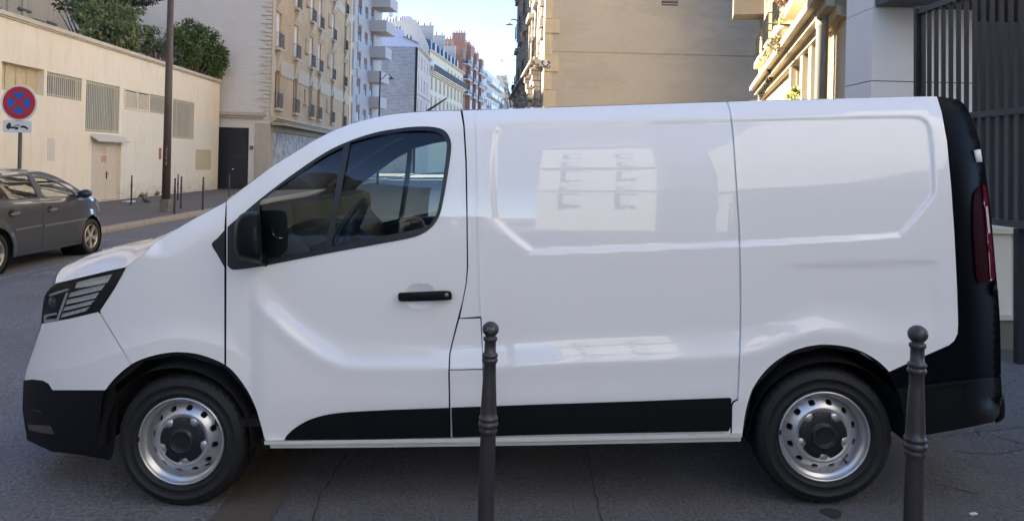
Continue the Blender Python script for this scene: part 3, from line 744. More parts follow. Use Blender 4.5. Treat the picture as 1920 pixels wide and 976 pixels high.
for l in ([(1735,822),(1920,800)], [(1790,846),(1860,852),(1925,842)], [(1800,760),(1840,820)], [(1878,735),(1925,748)], [(1878,690),(1930,705)], [(1880,726),(1905,712)], [(1860,815),(1925,835)], [(1750,905),(1830,925)]):
    crack([gp(*p) for p in l], .004)
# worn paint on the road
t = NT('worn_road_paint'); t.set(Roughness=.8); t.col(t.mix(t.ramp(t.noise(14, 6, .75), [(.38, 0.), (.62, 1.)]), (.06,.06,.064), (.30,.30,.28))); M['rpaint'] = t.m
def paint(x0, x1, y0, y1):
    mb = MB(); mb.quad(*[tuple(CW(x, y, GL+.004)) for x, y in ((x0, y0), (x1, y0), (x1, y1), (x0, y1))]); tag(mb.build('road_marking', M['rpaint']), kind='structure')
paint(-7.6, -7.48, 6, 30); paint(-9.6, -7.6, 16.3, 16.42); paint(-7.3, -4.2, 11.2, 11.6); paint(-7.3, -4.2, 12.3, 12.7); paint(-7.3, -4.2, 13.4, 13.8)
# drain spot and litter near the camera
mb = MB(); p = gp(1560, 962); vs = [tuple(CW(p[0]+.045*cos(a)*(1+.2*sin(3*a)), p[1]+.05*sin(a), gz(p[0])+.004)) for a in [2*pi*i/18 for i in range(18)]]; mb.quad(*vs); tag(mb.build('pavement_stain', M['crack']), kind='structure')
def litter(px, py, w, name, label):
    p = gp(px, py); mb = MB(); mb.box(-w, w, -w*.35, w*.35, 0, .006); o = mb.build(name, plain('litter_paper', (.7,.7,.68), .8)); o.matrix_world = CM @ Matrix.Translation((p[0], p[1], gz(p[0])+.002)) @ Matrix.Rotation(.2, 4, 'Z'); tag(o, label, 'litter')
litter(1825, 964, .018, 'cigarette_end', 'small white cigarette end on the dark pavement in front of the rear bumper')
# ================================================================== BUILDING KIT
class Fac:
    """an upright wall: root at pixel (px, any) at depth y of the street frame, wall running in direction ang (degrees)"""
    def __init__(s, X, Y, ang, z=None):
        s.o = CW(X, Y, GL-.2) if z is None else CW(X, Y, z); s.a = R(ang)
        s.ux = Vector((cos(s.a), sin(s.a), 0)); s.n = Vector((sin(s.a), -cos(s.a), 0))
    def loc(s, px, py):
        o, d = ray(px, py); t = (s.o-o).dot(s.n)/d.dot(s.n); p = o+d*t-s.o; return (p.dot(s.ux), p.z)
    def thing(s, *a, **k): return thing(*a, loc=tuple(s.o), rz=s.a, **k)
def wall_mb(x0, x1, z0, z1, holes=(), depth=.25, y=0., mb=None):
    """sheet in the xz plane at y with rectangular holes and their reveals"""
    mb = mb or MB(); xs = sorted({x0, x1, *[h[0] for h in holes], *[h[1] for h in holes]}); zs = sorted({z0, z1, *[h[2] for h in holes], *[h[3] for h in holes]})
    xs = [x for x in xs if x0-1e-6 <= x <= x1+1e-6]; zs = [z for z in zs if z0-1e-6 <= z <= z1+1e-6]
    for j in range(len(zs)-1):
        run = None
        for i in range(len(xs)-1):
            cx = (xs[i]+xs[i+1])/2; cz = (zs[j]+zs[j+1])/2
            if any(h[0] < cx < h[1] and h[2] < cz < h[3] for h in holes):
                if run is not None: mb.quad((run, y, zs[j]), (xs[i], y, zs[j]), (xs[i], y, zs[j+1]), (run, y, zs[j+1])); run = None
            elif run is None: run = xs[i]
        if run is not None: mb.quad((run, y, zs[j]), (xs[-1], y, zs[j]), (xs[-1], y, zs[j+1]), (run, y, zs[j+1]))
    for a, b, c, d in holes:
        mb.quad((a, y, c), (a, y, d), (a, y+depth, d), (a, y+depth, c)); mb.quad((b, y, c), (b, y+depth, c), (b, y+depth, d), (b, y, d))
        mb.quad((a, y, d), (b, y, d), (b, y+depth, d), (a, y+depth, d)); mb.quad((a, y, c), (a, y+depth, c), (b, y+depth, c), (b, y, c))
    return mb
def body_mb(x0, x1, z0, z1, dep, mb):      # the other three sides and the lid of a block whose front is y=0
    mb.quad((x0, 0, z0), (x0, 0, z1), (x0, dep, z1), (x0, dep, z0)); mb.quad((x1, 0, z0), (x1, dep, z0), (x1, dep, z1), (x1, 0, z1))
    mb.quad((x0, dep, z0), (x0, dep, z1), (x1, dep, z1), (x1, dep, z0)); mb.quad((x0, 0, z1), (x1, 0, z1), (x1, dep, z1), (x0, dep, z1)); return mb
M['frame'] = plain('white_window_frame', (.55,.55,.52), .5); M['iron'] = plain('black_wrought_iron', (.015,.015,.017), .5)
M['shut'] = plain('off_white_shutter', (.72,.68,.60), .6); M['shutb'] = plain('red_brown_shutter', (.13,.055,.04), .6)
M['stone'] = plaster('pale_cut_stone', (.52,.44,.32), .35, .6); M['zinc'] = plain('zinc_roof', (.16,.18,.21), .45, .3, var=.3, scale=2)
M['slate'] = plain('slate_roof', (.07,.08,.10), .5, var=.4, scale=8); M['pot'] = plain('clay_chimney_pot', (.32,.13,.07), .8)
def window(parent, h, y=.22, fr=.06, shut=None, mull=1, pane='wglass', frame='frame', name='window'):
    """frame with mullions as the part, panes (and a shutter) as its sub-parts"""
    x0, x1, z0, z1 = h; mb = MB()
    mb.box(x0, x0+fr, y, y+.06, z0, z1); mb.box(x1-fr, x1, y, y+.06, z0, z1); mb.box(x0+fr, x1-fr, y, y+.06, z1-fr, z1); mb.box(x0+fr, x1-fr, y, y+.06, z0, z0+fr)
    for k in range(mull): c = x0+(x1-x0)*(k+1)/(mull+1); mb.box(c-fr*.5, c+fr*.5, y+.002, y+.055, z0+fr, z1-fr)
    o = mb.build(name, M[frame], parent)
    p = MB(); p.quad((x0+.01, y+.035, z0+.01), (x1-.01, y+.035, z0+.01), (x1-.01, y+.035, z1-.01), (x0+.01, y+.035, z1-.01)); p.build('pane', M[pane], o)
    if shut:
        s = MB(); zt = z0+(z1-z0)*(1-shut[0]); n = max(3, int((z1-zt)/.09)); 
        for k in range(n):
            a = zt+(z1-zt)*k/n; s.box(x0+.01, x1-.01, y-.05, y-.035, a, a+(z1-zt)/n*.86)
        s.build('shutter', M[shut[1]], o)
    return o
def railing(parent, x0, x1, z0, h, y0, name='railing', pitch=.11, mat='iron', ends=True, mesh=True):
    mb = MB(); r = .013
    mb.box(x0, x1, y0-r, y0+r, z0+h-.03, z0+h); mb.box(x0, x1, y0-r, y0+r, z0+.05, z0+.075)
    n = max(2, int((x1-x0)/pitch))
    for i in range(n+1): x = x0+(x1-x0)*i/n; mb.box(x-.009, x+.009, y0-.009, y0+.009, z0+.075, z0+h-.03)
    if mesh:
        for i in range(n):
            x = x0+(x1-x0)*(i+.5)/n; mb.lathe([(.03,-.006),(.03,.006)], 8, (x, y0, z0+h*.5), 'y', False)
    if ends:
        for x in (x0, x1): mb.box(x-r, x+r, y0, 0, z0+h-.03, z0+h); mb.box(x-r, x+r, y0, 0, z0+.05, z0+.075)
    return mb.build(name, M[mat], parent)
def ledge(parent, x0, x1, z0, z1, out, mat='stone', name='ledge', steps=2):
    mb = MB()
    for k in range(steps): mb.box(x0, x1, -out*(k+1)/steps, .02, z0+(z1-z0)*k/steps+.001*k, z0+(z1-z0)*(k+1)/steps)
    return mb.build(name, M[mat], parent)
def chimney(parent, x0, x1, y0, y1, z0, z1, mat, pots=4, along='x'):
    mb = MB(); mb.box(x0, x1, y0, y1, z0, z1); mb.box(x0-.08, x1+.08, y0-.08, y1+.08, z1, z1+.15); c = mb.build('chimney', M[mat], parent)
    random.seed(int(abs(x0*7+z1*3)))
    for k in range(pots):
        t_ = (k+.5)/pots; x = x0+(x1-x0)*t_ if along == 'x' else (x0+x1)/2; y = (y0+y1)/2 if along == 'x' else y0+(y1-y0)*t_
        mb = MB(); hh = random.uniform(.5, .9); mb.lathe([(.13,0),(.11,hh*.8),(.14,hh*.85),(.12,hh)], 10, (x, y, z1+.15)); mb.build('chimney_pot', M['pot'], c)
    return c
# ---------- leaves
def leaves(name, blobs, n, size, cols, parent=None, seed=1, aspect=.5, droop=.3, twig=True):
    rnd = random.Random(seed); t = NT(name+'_leaf'); t.set(Roughness=.6); co = t.noise(2.5, 3); oi = t.n('ObjectInfo')
    g = t.n('NewGeometry'); x = t.mix(t.ramp(g.outputs['Random Per Island'], [(0., 0.), (1., 1.)]), cols[0], cols[1]); x = t.mix(t.ramp(co, [(.35, 0.), (.7, .8)]), x, cols[2]); t.col(x)
    t.p.inputs['Subsurface Weight'].default_value = 0
    mb = MB(); tot = sum(b[3]*b[4]*b[5] for b in blobs)
    for bx0, by0, bz0, rx, ry, rz in blobs:
        k = int(n*rx*ry*rz/tot)+1; k = int(k)
        sub = [(rnd.gauss(0, .6), rnd.gauss(0, .6), rnd.gauss(0, .6)) for _ in range(max(4, k//45))]
        for i in range(k):
            c = rnd.choice(sub); u = Vector((c[0]+rnd.gauss(0, .17), c[1]+rnd.gauss(0, .17), c[2]+rnd.gauss(0, .17)))
            if u.length > 1.15: u = u.normalized()*rnd.uniform(.8, 1.25)
            p = Vector((bx0+u.x*rx, by0+u.y*ry, bz0+u.z*rz)); d = (u+Vector((rnd.gauss(0,.6), rnd.gauss(0,.6), rnd.gauss(0,.6)-droop))).normalized()
            s = size*rnd.uniform(.6, 1.4); q = d.cross(Vector((rnd.gauss(0,1), rnd.gauss(0,1), rnd.gauss(0,1)))).normalized()*s*aspect
            mb.add([p, p+d*s*.5+q*.5, p+d*s, p+d*s*.5-q*.5], [(0,1,2,3)])
    return mb.build(name, t.m, parent, recalc=False)
def limbs(mb, base, tips, r0, seed=1):
    rnd = random.Random(seed); base = Vector(base)
    for tp in tips:
        tp = Vector(tp); pts = [base]; n = 5
        for i in range(1, n+1): p = base.lerp(tp, i/n); pts.append(p+Vector((rnd.uniform(-.06,.06), rnd.uniform(-.06,.06), rnd.uniform(-.03,.06)))*(tp-base).length*.5*(1-i/n))
        mb.tube(pts, [r0*(1-.85*i/n) for i in range(n+1)], 7)
M['bark'] = plain('bark', (.09,.065,.045), .9)

# ================================================================== LEFT: long cream wall building
def LXw(y): return -15.1-.0535*y
A1 = Fac(LXw(10), 10, 90+3.06)
def rect(f, p): a = f.loc(p[0], p[1]); b = f.loc(p[2], p[3]); return (a[0], b[0], b[1], a[1])     # px left, top, right, bottom
t = NT('cream_painted_render'); co = t.wallco(); t.set(Roughness=.85)
sp = t.n('SeparateXYZ'); t.l(t.tc.outputs['Object'], sp.inputs[0])
a = t.ramp(t.noise(.35, 6, .6, co), [(.3, 0.), (.7, 1.)]); x = t.mix(a, (.82,.735,.58), (.77,.68,.53))
def band(t, src, e0, e1):
    m = t.n('MapRange'); m.clamp = True; m.inputs[1].default_value = e0; m.inputs[2].default_value = e1; t.l(src, m.inputs[0]); return m.outputs[0]
def mul(t, a, b):
    m = t.n('Math', operation='MULTIPLY'); t.l(a, m.inputs[0])
    if isinstance(b, float): m.inputs[1].default_value = b
    else: t.l(b, m.inputs[1])
    return m.outputs[0]
xd = A1.loc(226, 300)[0]; zw = A1.loc(228, 208)[1]
lw = mul(t, band(t, sp.outputs[0], xd, xd+.02), band(t, sp.outputs[2], zw+.02, zw))          # the lower strip repainted in a paler cream
x = t.mix(lw, x, (.74,.70,.58)); wx = A1.loc(367, 280); wx2 = A1.loc(395, 318)
pt = mul(t, mul(t, band(t, sp.outputs[0], wx[0], wx[0]+.02), band(t, sp.outputs[0], wx2[0]+.02, wx2[0])), mul(t, band(t, sp.outputs[2], wx[1]+.02, wx[1]), band(t, sp.outputs[2], wx2[1], wx2[1]+.02)))
x = t.mix(pt, x, (.50,.45,.28))
x = t.mix(mul(t, t.ramp(t.noise(1.1, 7, .75, co, (2.5,.5,1)), [(.50, 0.), (.74, 1.)]), .42), x, (.50,.42,.31))
x = t.mix(mul(t, mul(t, band(t, sp.outputs[2], 1.1, .3), t.ramp(t.noise(2.5, 6, .7, co), [(.35, 0.), (.6, 1.)])), .6), x, (.34,.28,.20))
x = t.mix(mul(t, t.ramp(t.noise(9, 6, .8, co), [(.60, 0.), (.68, 1.)]), .16), x, (.35,.28,.2))
t.col(x); t.bump(t.noise(25, 5, .6, co), .3, .012); M['cream'] = t.m
yb = A1.thing('yard_building', 'long low cream building with barred windows and a metal side door, along the left pavement', 'building')
xe = A1.loc(410, 260)[0]; zt = A1.loc(200, 90)[1]; zt = (A1.loc(2, 27)[1]+A1.loc(405, 153)[1])/2
WN = [rect(A1, (4,117,82.6,155)), rect(A1, (88.5,134,153,190)), rect(A1, (162,150,223,251)), rect(A1, (233,165,279,211)), rect(A1, (282,176,315,216)), rect(A1, (325,185,363,262))]
h0 = (WN[0][0], WN[0][1], A1.loc(82,180)[1], A1.loc(82,131)[1]); WN[0] = h0
dr = rect(A1, (178,268,225,377)); dr = (dr[0], dr[1], .22+.12, A1.loc(200,266)[1]); WN.append((dr[0], dr[1], dr[2]-.02, dr[3]))
more = [(WN[0][0]-k*3.4-2.6, WN[0][0]-k*3.4-.4, WN[0][2], WN[0][3]) for k in range(2)]
mb = wall_mb(-30, xe, 0, zt, WN+more, .3); body_mb(-30, xe, 0, zt, 7.5, mb); mb.build('wall', M['cream'], yb)
mb = MB(); zc = zt; mb.box(-30, xe, -.12, .35, zc, zc+.14); mb.box(-30, xe, -.06, .30, zc-.06, zc-.001); mb.build('coping', plaster('weathered_coping', (.60,.53,.42), .4, 1.5), yb)
M['bar'] = plain('pale_painted_bars', (.66,.60,.46), .6); M['dim'] = plain('dusty_window_glass', (.045,.05,.052), .3, var=.5, scale=3); M['board'] = plain('cream_boards', (.56,.46,.29), .7, var=.25, scale=3)
M['door1'] = plain('cream_steel_door', (.58,.48,.34), .55)
for k, h_ in enumerate(WN[:6]+more):
    x0, x1, z0, z1 = h_
    if k == 3:
        mb = MB(); n = 13
        mb.box(x0, x1, -.03, .02, z0, z0+.07); mb.box(x0, x1, -.03, .02, z1-.07, z1); mb.box(x0, x0+.07, -.03, .02, z0+.07, z1-.07); mb.box(x1-.07, x1, -.03, .02, z0+.07, z1-.07); c = (x0+x1)/2; mb.box(c-.04, c+.04, -.03, .02, z0+.07, z1-.07)
        for i in range(n):
            z = z0+.1+(z1-z0-.2)*(i+.5)/n; mb.add([(x0+.07,-.02,z-.05),(x1-.07,-.02,z-.05),(x1-.07,.03,z+.02),(x0+.07,.03,z+.02),(x0+.07,-.015,z-.055),(x1-.07,-.015,z-.055),(x1-.07,.035,z+.015),(x0+.07,.035,z+.015)], [(0,1,2,3),(7,6,5,4),(0,4,5,1),(3,2,6,7)])
        lv = mb.build('louvre', M['bar'], yb); mb = MB(); mb.quad((x0,.1,z0),(x1,.1,z0),(x1,.1,z1),(x0,.1,z1)); mb.build('louvre_back', M['dark'], lv); continue
    if k == 0 or k > 5:
        mb = MB(); mb.box(x0, x1, .26, .29, z0, z1)
        for i in range(1, 4): x = x0+(x1-x0)*i/4; mb.box(x-.03, x+.03, .23, .26, z0, z1)
        mb.build('boarded_window', M['board'], yb); continue
    o = window(yb, h_, .2, .05, None, 2, 'dim', 'bar')
    mb = MB(); n = int((x1-x0)/.135)
    for i in range(n+1): x = x0+.02+(x1-x0-.04)*i/n; mb.box(x-.015, x+.015, .015, .045, z0+.001, z1-.001)
    for z in ([z0+.08, z1-.1] if z1-z0 < 2 else [z0+.1, (z0+z1)/2, z1-.1]): mb.box(x0, x1, .046, .056, z-.02, z+.02)
    mb.build('window_bars', M['bar'], yb)
x0, x1, z0, z1 = dr
d = MB(); d.box(x0, (x0+x1)/2-.006, .10, .15, z0, z1); d.box((x0+x1)/2+.006, x1, .10, .15, z0, z1)
dd = d.build('side_door', M['door1'], yb); mb = MB(); c = (x0+x1)/2; mb.box(c+.05, c+.09, .07, .10, 1.2, 1.5); mb.bar((c+.07,.06,1.42), (c+.22,.06,1.42), .02); mb.build('handle', M['dark'], dd)
M['rsten'] = plain('red_stencil_paint', (.42,.08,.05), .7)
# worn red stencil on the door: a ring over three blurred rows
mb = MB(); cxs, czs = x0+(x1-x0)*.42, z1-.62
for i in range(20):
    if i in (4, 11, 12): continue
    a0, a1 = 2*pi*i/20, 2*pi*(i+.8)/20
    mb.quad(*[(cxs+r_*cos(q), .0985, czs+.22+r_*.55*sin(q)) for r_, q in ((.16,a0),(.16,a1),(.125,a1),(.125,a0))])
rs = random.Random(3)
for row in range(4):
    xx = cxs-.2
    while xx < cxs+.2:
        ww = rs.uniform(.02, .06); mb.quad((xx,.0985,czs-.07*row),(xx+ww,.0985,czs-.07*row),(xx+ww,.0985,czs-.07*row+.045),(xx,.0985,czs-.07*row+.045)); xx += ww+.02
mb.quad((cxs+.0,.0985,czs-.45),(cxs+.05,.0985,czs-.45),(cxs+.03,.0985,czs-.37)); mb.build('door_stencil', M['rsten'], dd)
mb = MB(); mb.add([(x0-.35,-.30,z1+.05),(x1+.15,-.30,z1+.05),(x1+.15,0,z1+.30),(x0-.35,0,z1+.30),(x0-.35,-.30,z1-.01),(x1+.15,-.30,z1-.01),(x1+.15,0,z1+.2),(x0-.35,0,z1+.2)], [(0,1,2,3),(7,6,5,4),(0,4,5,1),(1,5,6,2),(2,6,7,3),(3,7,4,0)]); mb.build('door_canopy', plain('grey_canopy', (.55,.50,.42), .7), yb)
mb = MB(); mb.box(x0-.22, x0-.02, -.012, .0, .2, z1-.02); mb.build('peeling_jamb', plaster('peeling_white_jamb', (.62,.58,.50), .5, 3), yb)
for a_, b_, w_, h_ in ((WN[1][0]+.2, 2.2, .38, .75), ):
    p = A1.loc(95, 278); mb = MB(); mb.box(p[0]-.2, p[0]+.25, -.008, 0, p[1]-.45, p[1]+.35); mb.build('torn_poster', plaster('torn_paper', (.66,.62,.54), .3, 4), yb)
p = A1.loc(300, 287); mb = MB(); mb.box(p[0]-.12, p[0]+.12, -.02, 0, p[1]-.3, p[1]+.25); mb.build('red_notice', plain('faded_red_notice', (.32,.12,.10), .7, var=.6, scale=15), yb)
mb = MB(); mb.box(A1.loc(2,280)[0]-.5, A1.loc(2,280)[0]-.38, -.12, 0, .2, 2.6); mb.build('rain_pipe', plain('cream_pipe', (.6,.52,.38), .6), yb)
# building behind it, top left corner of the view
A2 = Fac(-25.5, 22, 93.0)   # runs away from the camera
gb = A2.thing('rear_apartment_block', 'grey rendered apartment block rising behind the cream wall building at the far left', 'building')
M['greyr'] = plaster('blue_grey_render', (.36,.36,.37), .2, .5); M['beigr'] = plaster('beige_render', (.52,.46,.36), .25, .5)
hs = [];
for px0, px1, py0, py1 in ((36,52,-40,14), (90,100,-60,40)):
    a = A2.loc(px0, py1); b = A2.loc(px1, py1); hs.append((a[0], b[0], a[1], a[1]+2.3))
hs2 = [(h[0], h[1], h[2]+3, h[3]+3) for h in hs]+[(x, x+1.2, z, z+1.9) for x in (-14, -10.5, -7, -3.5) for z in (8.2, 11.2, 14.2, 17.2, 20.2)]
mb = wall_mb(-26, 13.5, 0, 26, hs+hs2, .25); body_mb(-26, 13.5, 0, 26, 12, mb); mb.build('wall', M['greyr'], gb)
for h_ in hs+hs2: window(gb, h_, .2, .07)
mb = MB()
for h_ in hs: mb.box(h_[0]-.15, h_[1]+.15, -.14, .0, h_[2]-.14, h_[2]-.02)
mb.build('window_sills', plain('dark_sill', (.12,.12,.13), .6), gb)
a = A2.loc(12, 0)[0]; mb = MB(); mb.box(a, a+.35, -.1, 0, 0, 17.4); mb.box(a-4, a-1.2, -.05, 0, 0, 17.4); mb.box(a+1.25, a+1.6, -.1, 0, 0, 17.4); mb.build('pilaster', M['beigr'], gb)
# unseen taller block, added further left out of the picture to shade the crossing
A3 = Fac(-17.5, -22, 93.0)
sb = A3.thing('unseen_shade_block', 'tall beige block added outside the left edge of the view to shade the crossing', 'building')
hs = [(x, x+1.2, z, z+2.1) for x in range(2, 29, 3) for z in (4.5, 7.8, 11.1, 14.4)]
mb = wall_mb(0, 39.5, 0, 25, hs, .25); body_mb(0, 39.5, 0, 25, 6, mb); mb.build('wall', M['beigr'], sb)
for h_ in hs: window(sb, h_, .2, .07)
for z in (4.2, 10.8): ledge(sb, 0, 31.5, z, z+.2, .3)

# ================================================================== white gable + yellow brick building
def BX(y): return -12.3-.0535*y
B1 = Fac(BX(44.5), 44.5, 90+3.06)
bb = B1.thing('brick_apartment_building', 'yellow brick building with white painted gable and black balcony rails, left of the street', 'building')
M['ybrick'] = brick('yellow_brick', (.50,.315,.14), (.60,.40,.20), (.48,.39,.27), .24, .075, .012, blot=.45, dc=(.24,.15,.08))
M['wbrick'] = brick('white_painted_brick', (.68,.64,.59), (.73,.69,.63), (.57,.53,.48), .26, .085, .010, blot=.35, bumpd=.02, dc=(.50,.45,.38))
LB = B1.loc(657, 100)[0]; HB = 28.
cols = {k: B1.loc(v, 150)[0] for k, v in dict(c1=520.6, c2=554.0, c3=582.6, c4=598, c5=622.8, c6=645.5).items()}
def zat(px, py): return B1.loc(px, py)[1]
zA, zB_, zC = zat(554.5, 216)+.12, zat(554.5, 114)+.12, zat(554.5, 19)+.12
wins = []; 
for k, x in cols.items():
    for z in (zA, zB_, zC, zC+(zC-zB_)): wins.append((x-.55, x+.55, z, z+2.35, k))
nar = [(B1.loc(572, 150)[0], 'n1'), (B1.loc(614, 150)[0], 'n2')]
nw = [(x-.2, x+.2, z+.9, z+1.9) for x, _ in nar for z in (zA, zB_, zC)]
zs = zat(510, 222)   # shop canopy line
gx0, gx1 = B1.loc(512, 280)[0], B1.loc(603, 260)[0]
shop = (gx0, gx1, .35, zs-.75); shop2 = (gx1+1.6, LB-1.5, .35, zs-.9)
mb = wall_mb(0, LB, zs-.001, HB, [w_[:4] for w_ in wins]+nw, .22); mb.build('brick_wall', M['ybrick'], bb)
mb = wall_mb(0, LB, 0, zs-.001, [shop, shop2], .35); mb.build('ground_floor_wall', plaster('dirty_ochre_render', (.46,.37,.24), .45, 1.), bb)
for x0, x1, z0, z1, k in wins:
    o = window(bb, (x0, x1, z0, z1), .16, .07, (1. if k in ('c1','c2','c3','c4','c5') and z0 > zA+.1 else .0001 if z0 < zB_-.1 else .4, 'shut') if not (k == 'c6') else None)
    s = MB(); s.box(x0-.18, x1+.18, -.28, .0, z0-.16, z0); s.build('sill', M['stone'], o)
    railing(bb, x0-.06, x1+.06, z0, .95, -.2, pitch=.12)
    if z0 > zA+.1:
        s = MB(); s.box(x0-.12, x1+.12, -.10, 0, z1+.02, z1+.32); s.bar((x0-.12,-.02,z1+.1), (x0+.1,-.35,z1-.12), .05, .35); s.build('stone_hood', M['stone'], bb); s = MB(); s.add([(x0+.15,-.26,z0-.17),(x1-.15,-.26,z0-.17),(x1-.25,-.03,z0-1.15),(x0+.25,-.03,z0-1.15),(x0+.15,0,z0-.17),(x1-.15,0,z0-.17),(x1-.25,0,z0-1.15),(x0+.25,0,z0-1.15)], [(0,1,2,3),(0,3,7,4),(1,5,6,2),(3,2,6,7)])
        s.build('carved_console', M['stone'], bb)
for h_ in nw:
    o = window(bb, h_, .12, .04, None, 0); s = MB(); s.box(h_[0]-.15, h_[1]+.15, -.22, 0, h_[2]-.15, h_[2]); s.build('sill', M['stone'], o)
mb = MB(); zz = zat(535, 139)
xc = sorted(cols.values()); ed = [0]+[q for x in xc for q in (x-.55, x+.55)]+[LB]
for i in range(0, len(ed), 2):
    if ed[i+1]-ed[i] > .3: mb.box(ed[i]+.05, ed[i+1]-.05, -.05, 0, zB_-1.55, zB_-.55)
mb.build('stone_band', M['stone'], bb)
mb = MB(); zz2 = zC+3.1
for i in range(0, len(ed), 2):
    if ed[i+1]-ed[i] > .3: mb.box(ed[i]+.05, ed[i+1]-.05, -.05, 0, zz2, zz2+.8)
mb.box(-.05, .55, -.06, .0, zs, HB); mb.box(LB-.45, LB, -.06, 0, zs, HB); mb.build('stone_pier', M['stone'], bb)
ledge(bb, 0, LB, zs-.25, zs+.1, .5, 'stone', 'cornice_ledge', 3)
mb = MB(); mb.box(gx0-.8, gx1+1.2, -.85, 0, zs-.42, zs-.26); mb.build('shop_canopy', plain('grey_beige_canopy', (.34,.29,.22), .85), bb)
t = NT('graffiti_shutter'); co = t.wallco(); t.set(Roughness=.6)
wv = t.n('TexWave'); wv.bands_direction = 'Y'; wv.inputs['Scale'].default_value = 3.; t.l(co, wv.inputs[0])
nz = t.noise(2.2, 5, .8, co, (1.6,.5,1)); x = t.mix(t.ramp(nz, [(.44, 0.), (.47, 1.), (.53, 1.), (.56, 0.)]), (.24,.215,.17), (.52,.47,.39)); x = t.mix(t.ramp(t.noise(1.6, 4, .7, co, (2,.6,1)), [(.53, 0.), (.58, .85)]), x, (.09,.08,.07)); t.col(x); t.bump(wv.outputs[0], .5, .02); M['graf'] = t.m
mb = MB(); mb.box(shop[0], shop[1], .2, .24, shop[2], shop[3]); mb.build('graffiti_shutter', M['graf'], bb)
mb = MB(); mb.box(shop2[0], shop2[1], .2, .24, shop2[2], shop2[3]); mb.build('roller_shutter', plain('brown_roller_shutter', (.10,.07,.05), .6), bb)
# gable: local plane x=0, y from 0 to 19
G0 = Vector((0, 0, 0)); GB_ = Fac(BX(44.5), 44.5, 3.06)
def gy(px, py): p = GB_.loc(px, py); return -p[0], p[1]
ya, zc_ = gy(400, 238); yb_, _ = gy(467, 238); _, zb_ = gy(430, 356)
yl, zl = gy(402, 213); yr_, _ = gy(497, 213); yend = 20.
def gquad(mb, y0, y1, z0, z1): mb.quad((0, y0, z0), (0, y0, z1), (0, y1, z1), (0, y1, z0))
mb = MB(); gquad(mb, 0, yend, zl, HB); mb.quad((0, yend, 0), (0, yend, HB), (LB, yend, HB), (LB, yend, 0)); mb.quad((0,0,HB), (LB,0,HB), (LB,yend,HB), (0,yend,HB)); mb.quad((LB,0,0),(LB,0,HB),(LB,yend,HB),(LB,yend,0)); mb.build('gable_wall', M['wbrick'], bb)
mb = MB(); gquad(mb, 0, yb_, 0, zl); gquad(mb, yb_, ya, zc_, zl); gquad(mb, ya, yend, 0, zl)
for yy in (yb_, ya): mb.quad((0, yy, 0), (.3, yy, 0), (.3, yy, zc_), (0, yy, zc_))
mb.build('gable_base', plaster('white_render', (.66,.63,.57), .2, 1.), bb)
mb = MB(); mb.box(-.35, 0, yr_, yl, zl-.08, zl+.12); mb.box(-.22, 0, yr_+.1, yl-.1, zl-.22, zl-.09); mb.box(-.03, -.001, .02, yb_-.35, 0.2, zl-.5); mb.build('gate_ledge', plaster('ledge_concrete', (.48,.43,.36), .4, 2), bb)
mb = MB(); mb.box(.12, .17, yb_, ya, .2, zc_)
gt = mb.build('gate', plain('navy_black_steel', (.014,.016,.024), .5), bb)
mb = MB(); zz = zc_-.1; n = 20
for i in range(n): z = zc_-.15-i*.085; mb.add([(.115, yb_+.12, z), (.115, ya-.12, z), (.085, ya-.12, z-.06), (.085, yb_+.12, z-.06)], [(0,1,2,3)])
mb.build('vent_slats', plain('dark_slats', (.025,.027,.033), .5), gt)
mb = MB(); p = gy(436, 317); mb.lathe([(.0001,0),(.05,0),(.05,.03),(.0001,.04)], 12, (.09, p[0], p[1]), 'x'); mb.build('knob', M['chrome'], gt)
mb = MB(); p = gy(472, 277); mb.box(-.07, -.031, p[0]-.1, p[0]+.1, p[1]-.12, p[1]+.12); mb.build('entry_buzzer', plain('brown_buzzer', (.2,.08,.05), .5), bb)
mb = MB(); z = zs-.1; i = 0
while z < HB-.3:
    w1_ = .62 if i % 2 else .28; mb.box(-.12, 0, .02, w1_, z, z+.14); z += .25; i += 1
mb.build('toothed_quoins', plaster('pale_quoin_stone', (.62,.57,.48), .3, 2), bb)
mb = MB(); mb.tube([(-.1, ya+.6, .2), (-.1, ya+.6, zl)], .06); mb.build('downpipe', plain('grey_white_pipe', (.5,.48,.43), .6), bb)
# roof shrubs behind the coping of the yard building
def AW(px, py, y): return PY(px, py, y)
def shrub(name, label, spec, n, size, cols, seed, extra=None, droop=.3):
    """spec: (px, py, depth, radius px, radius py) blobs"""
    bl = []; base = None
    for px, py, y, rx, ry in spec: p = PY(px, py, y); bl.append((p.x, p.y, p.z, rx/F*y, rx/F*y*1.1, ry/F*y))
    mnx = sum(b[0] for b in bl)/len(bl); mny = sum(b[1] for b in bl)/len(bl); mnz = A1.o.z+zt+.1-.35
    root = thing(name, label, 'shrub', loc=(mnx, mny, mnz), group='shrubs on the flat roof')
    bl = [(b[0]-mnx, b[1]-mny, b[2]-mnz, *b[3:]) for b in bl]
    leaves('crown', bl, n, size, cols, root, seed, droop=droop)
    mb = MB(); limbs(mb, (0, 0, 0), [(b[0], b[1], b[2]+b[5]*.4) for b in bl]+[(b[0]+b[3]*.7, b[1], b[2]+b[5]*.5) for b in bl]+[(b[0]-b[3]*.6, b[1]-b[4]*.5, b[2]+b[5]*.6) for b in bl], .07, seed); mb.build('trunk', M['bark'], root)
    return root
shrub('roof_shrub', 'tall loose shrub with round yellow-green leaves on the flat roof, leftmost of the greenery', [(200,42,32,44,32),(235,60,34,32,34),(158,24,33,28,16),(225,8,34,34,20),(258,78,35,24,18),(180,8,33,34,18),(215,80,33,26,14)], 7000, .17, ((.11,.15,.05),(.22,.26,.10),(.06,.09,.035)), 5)
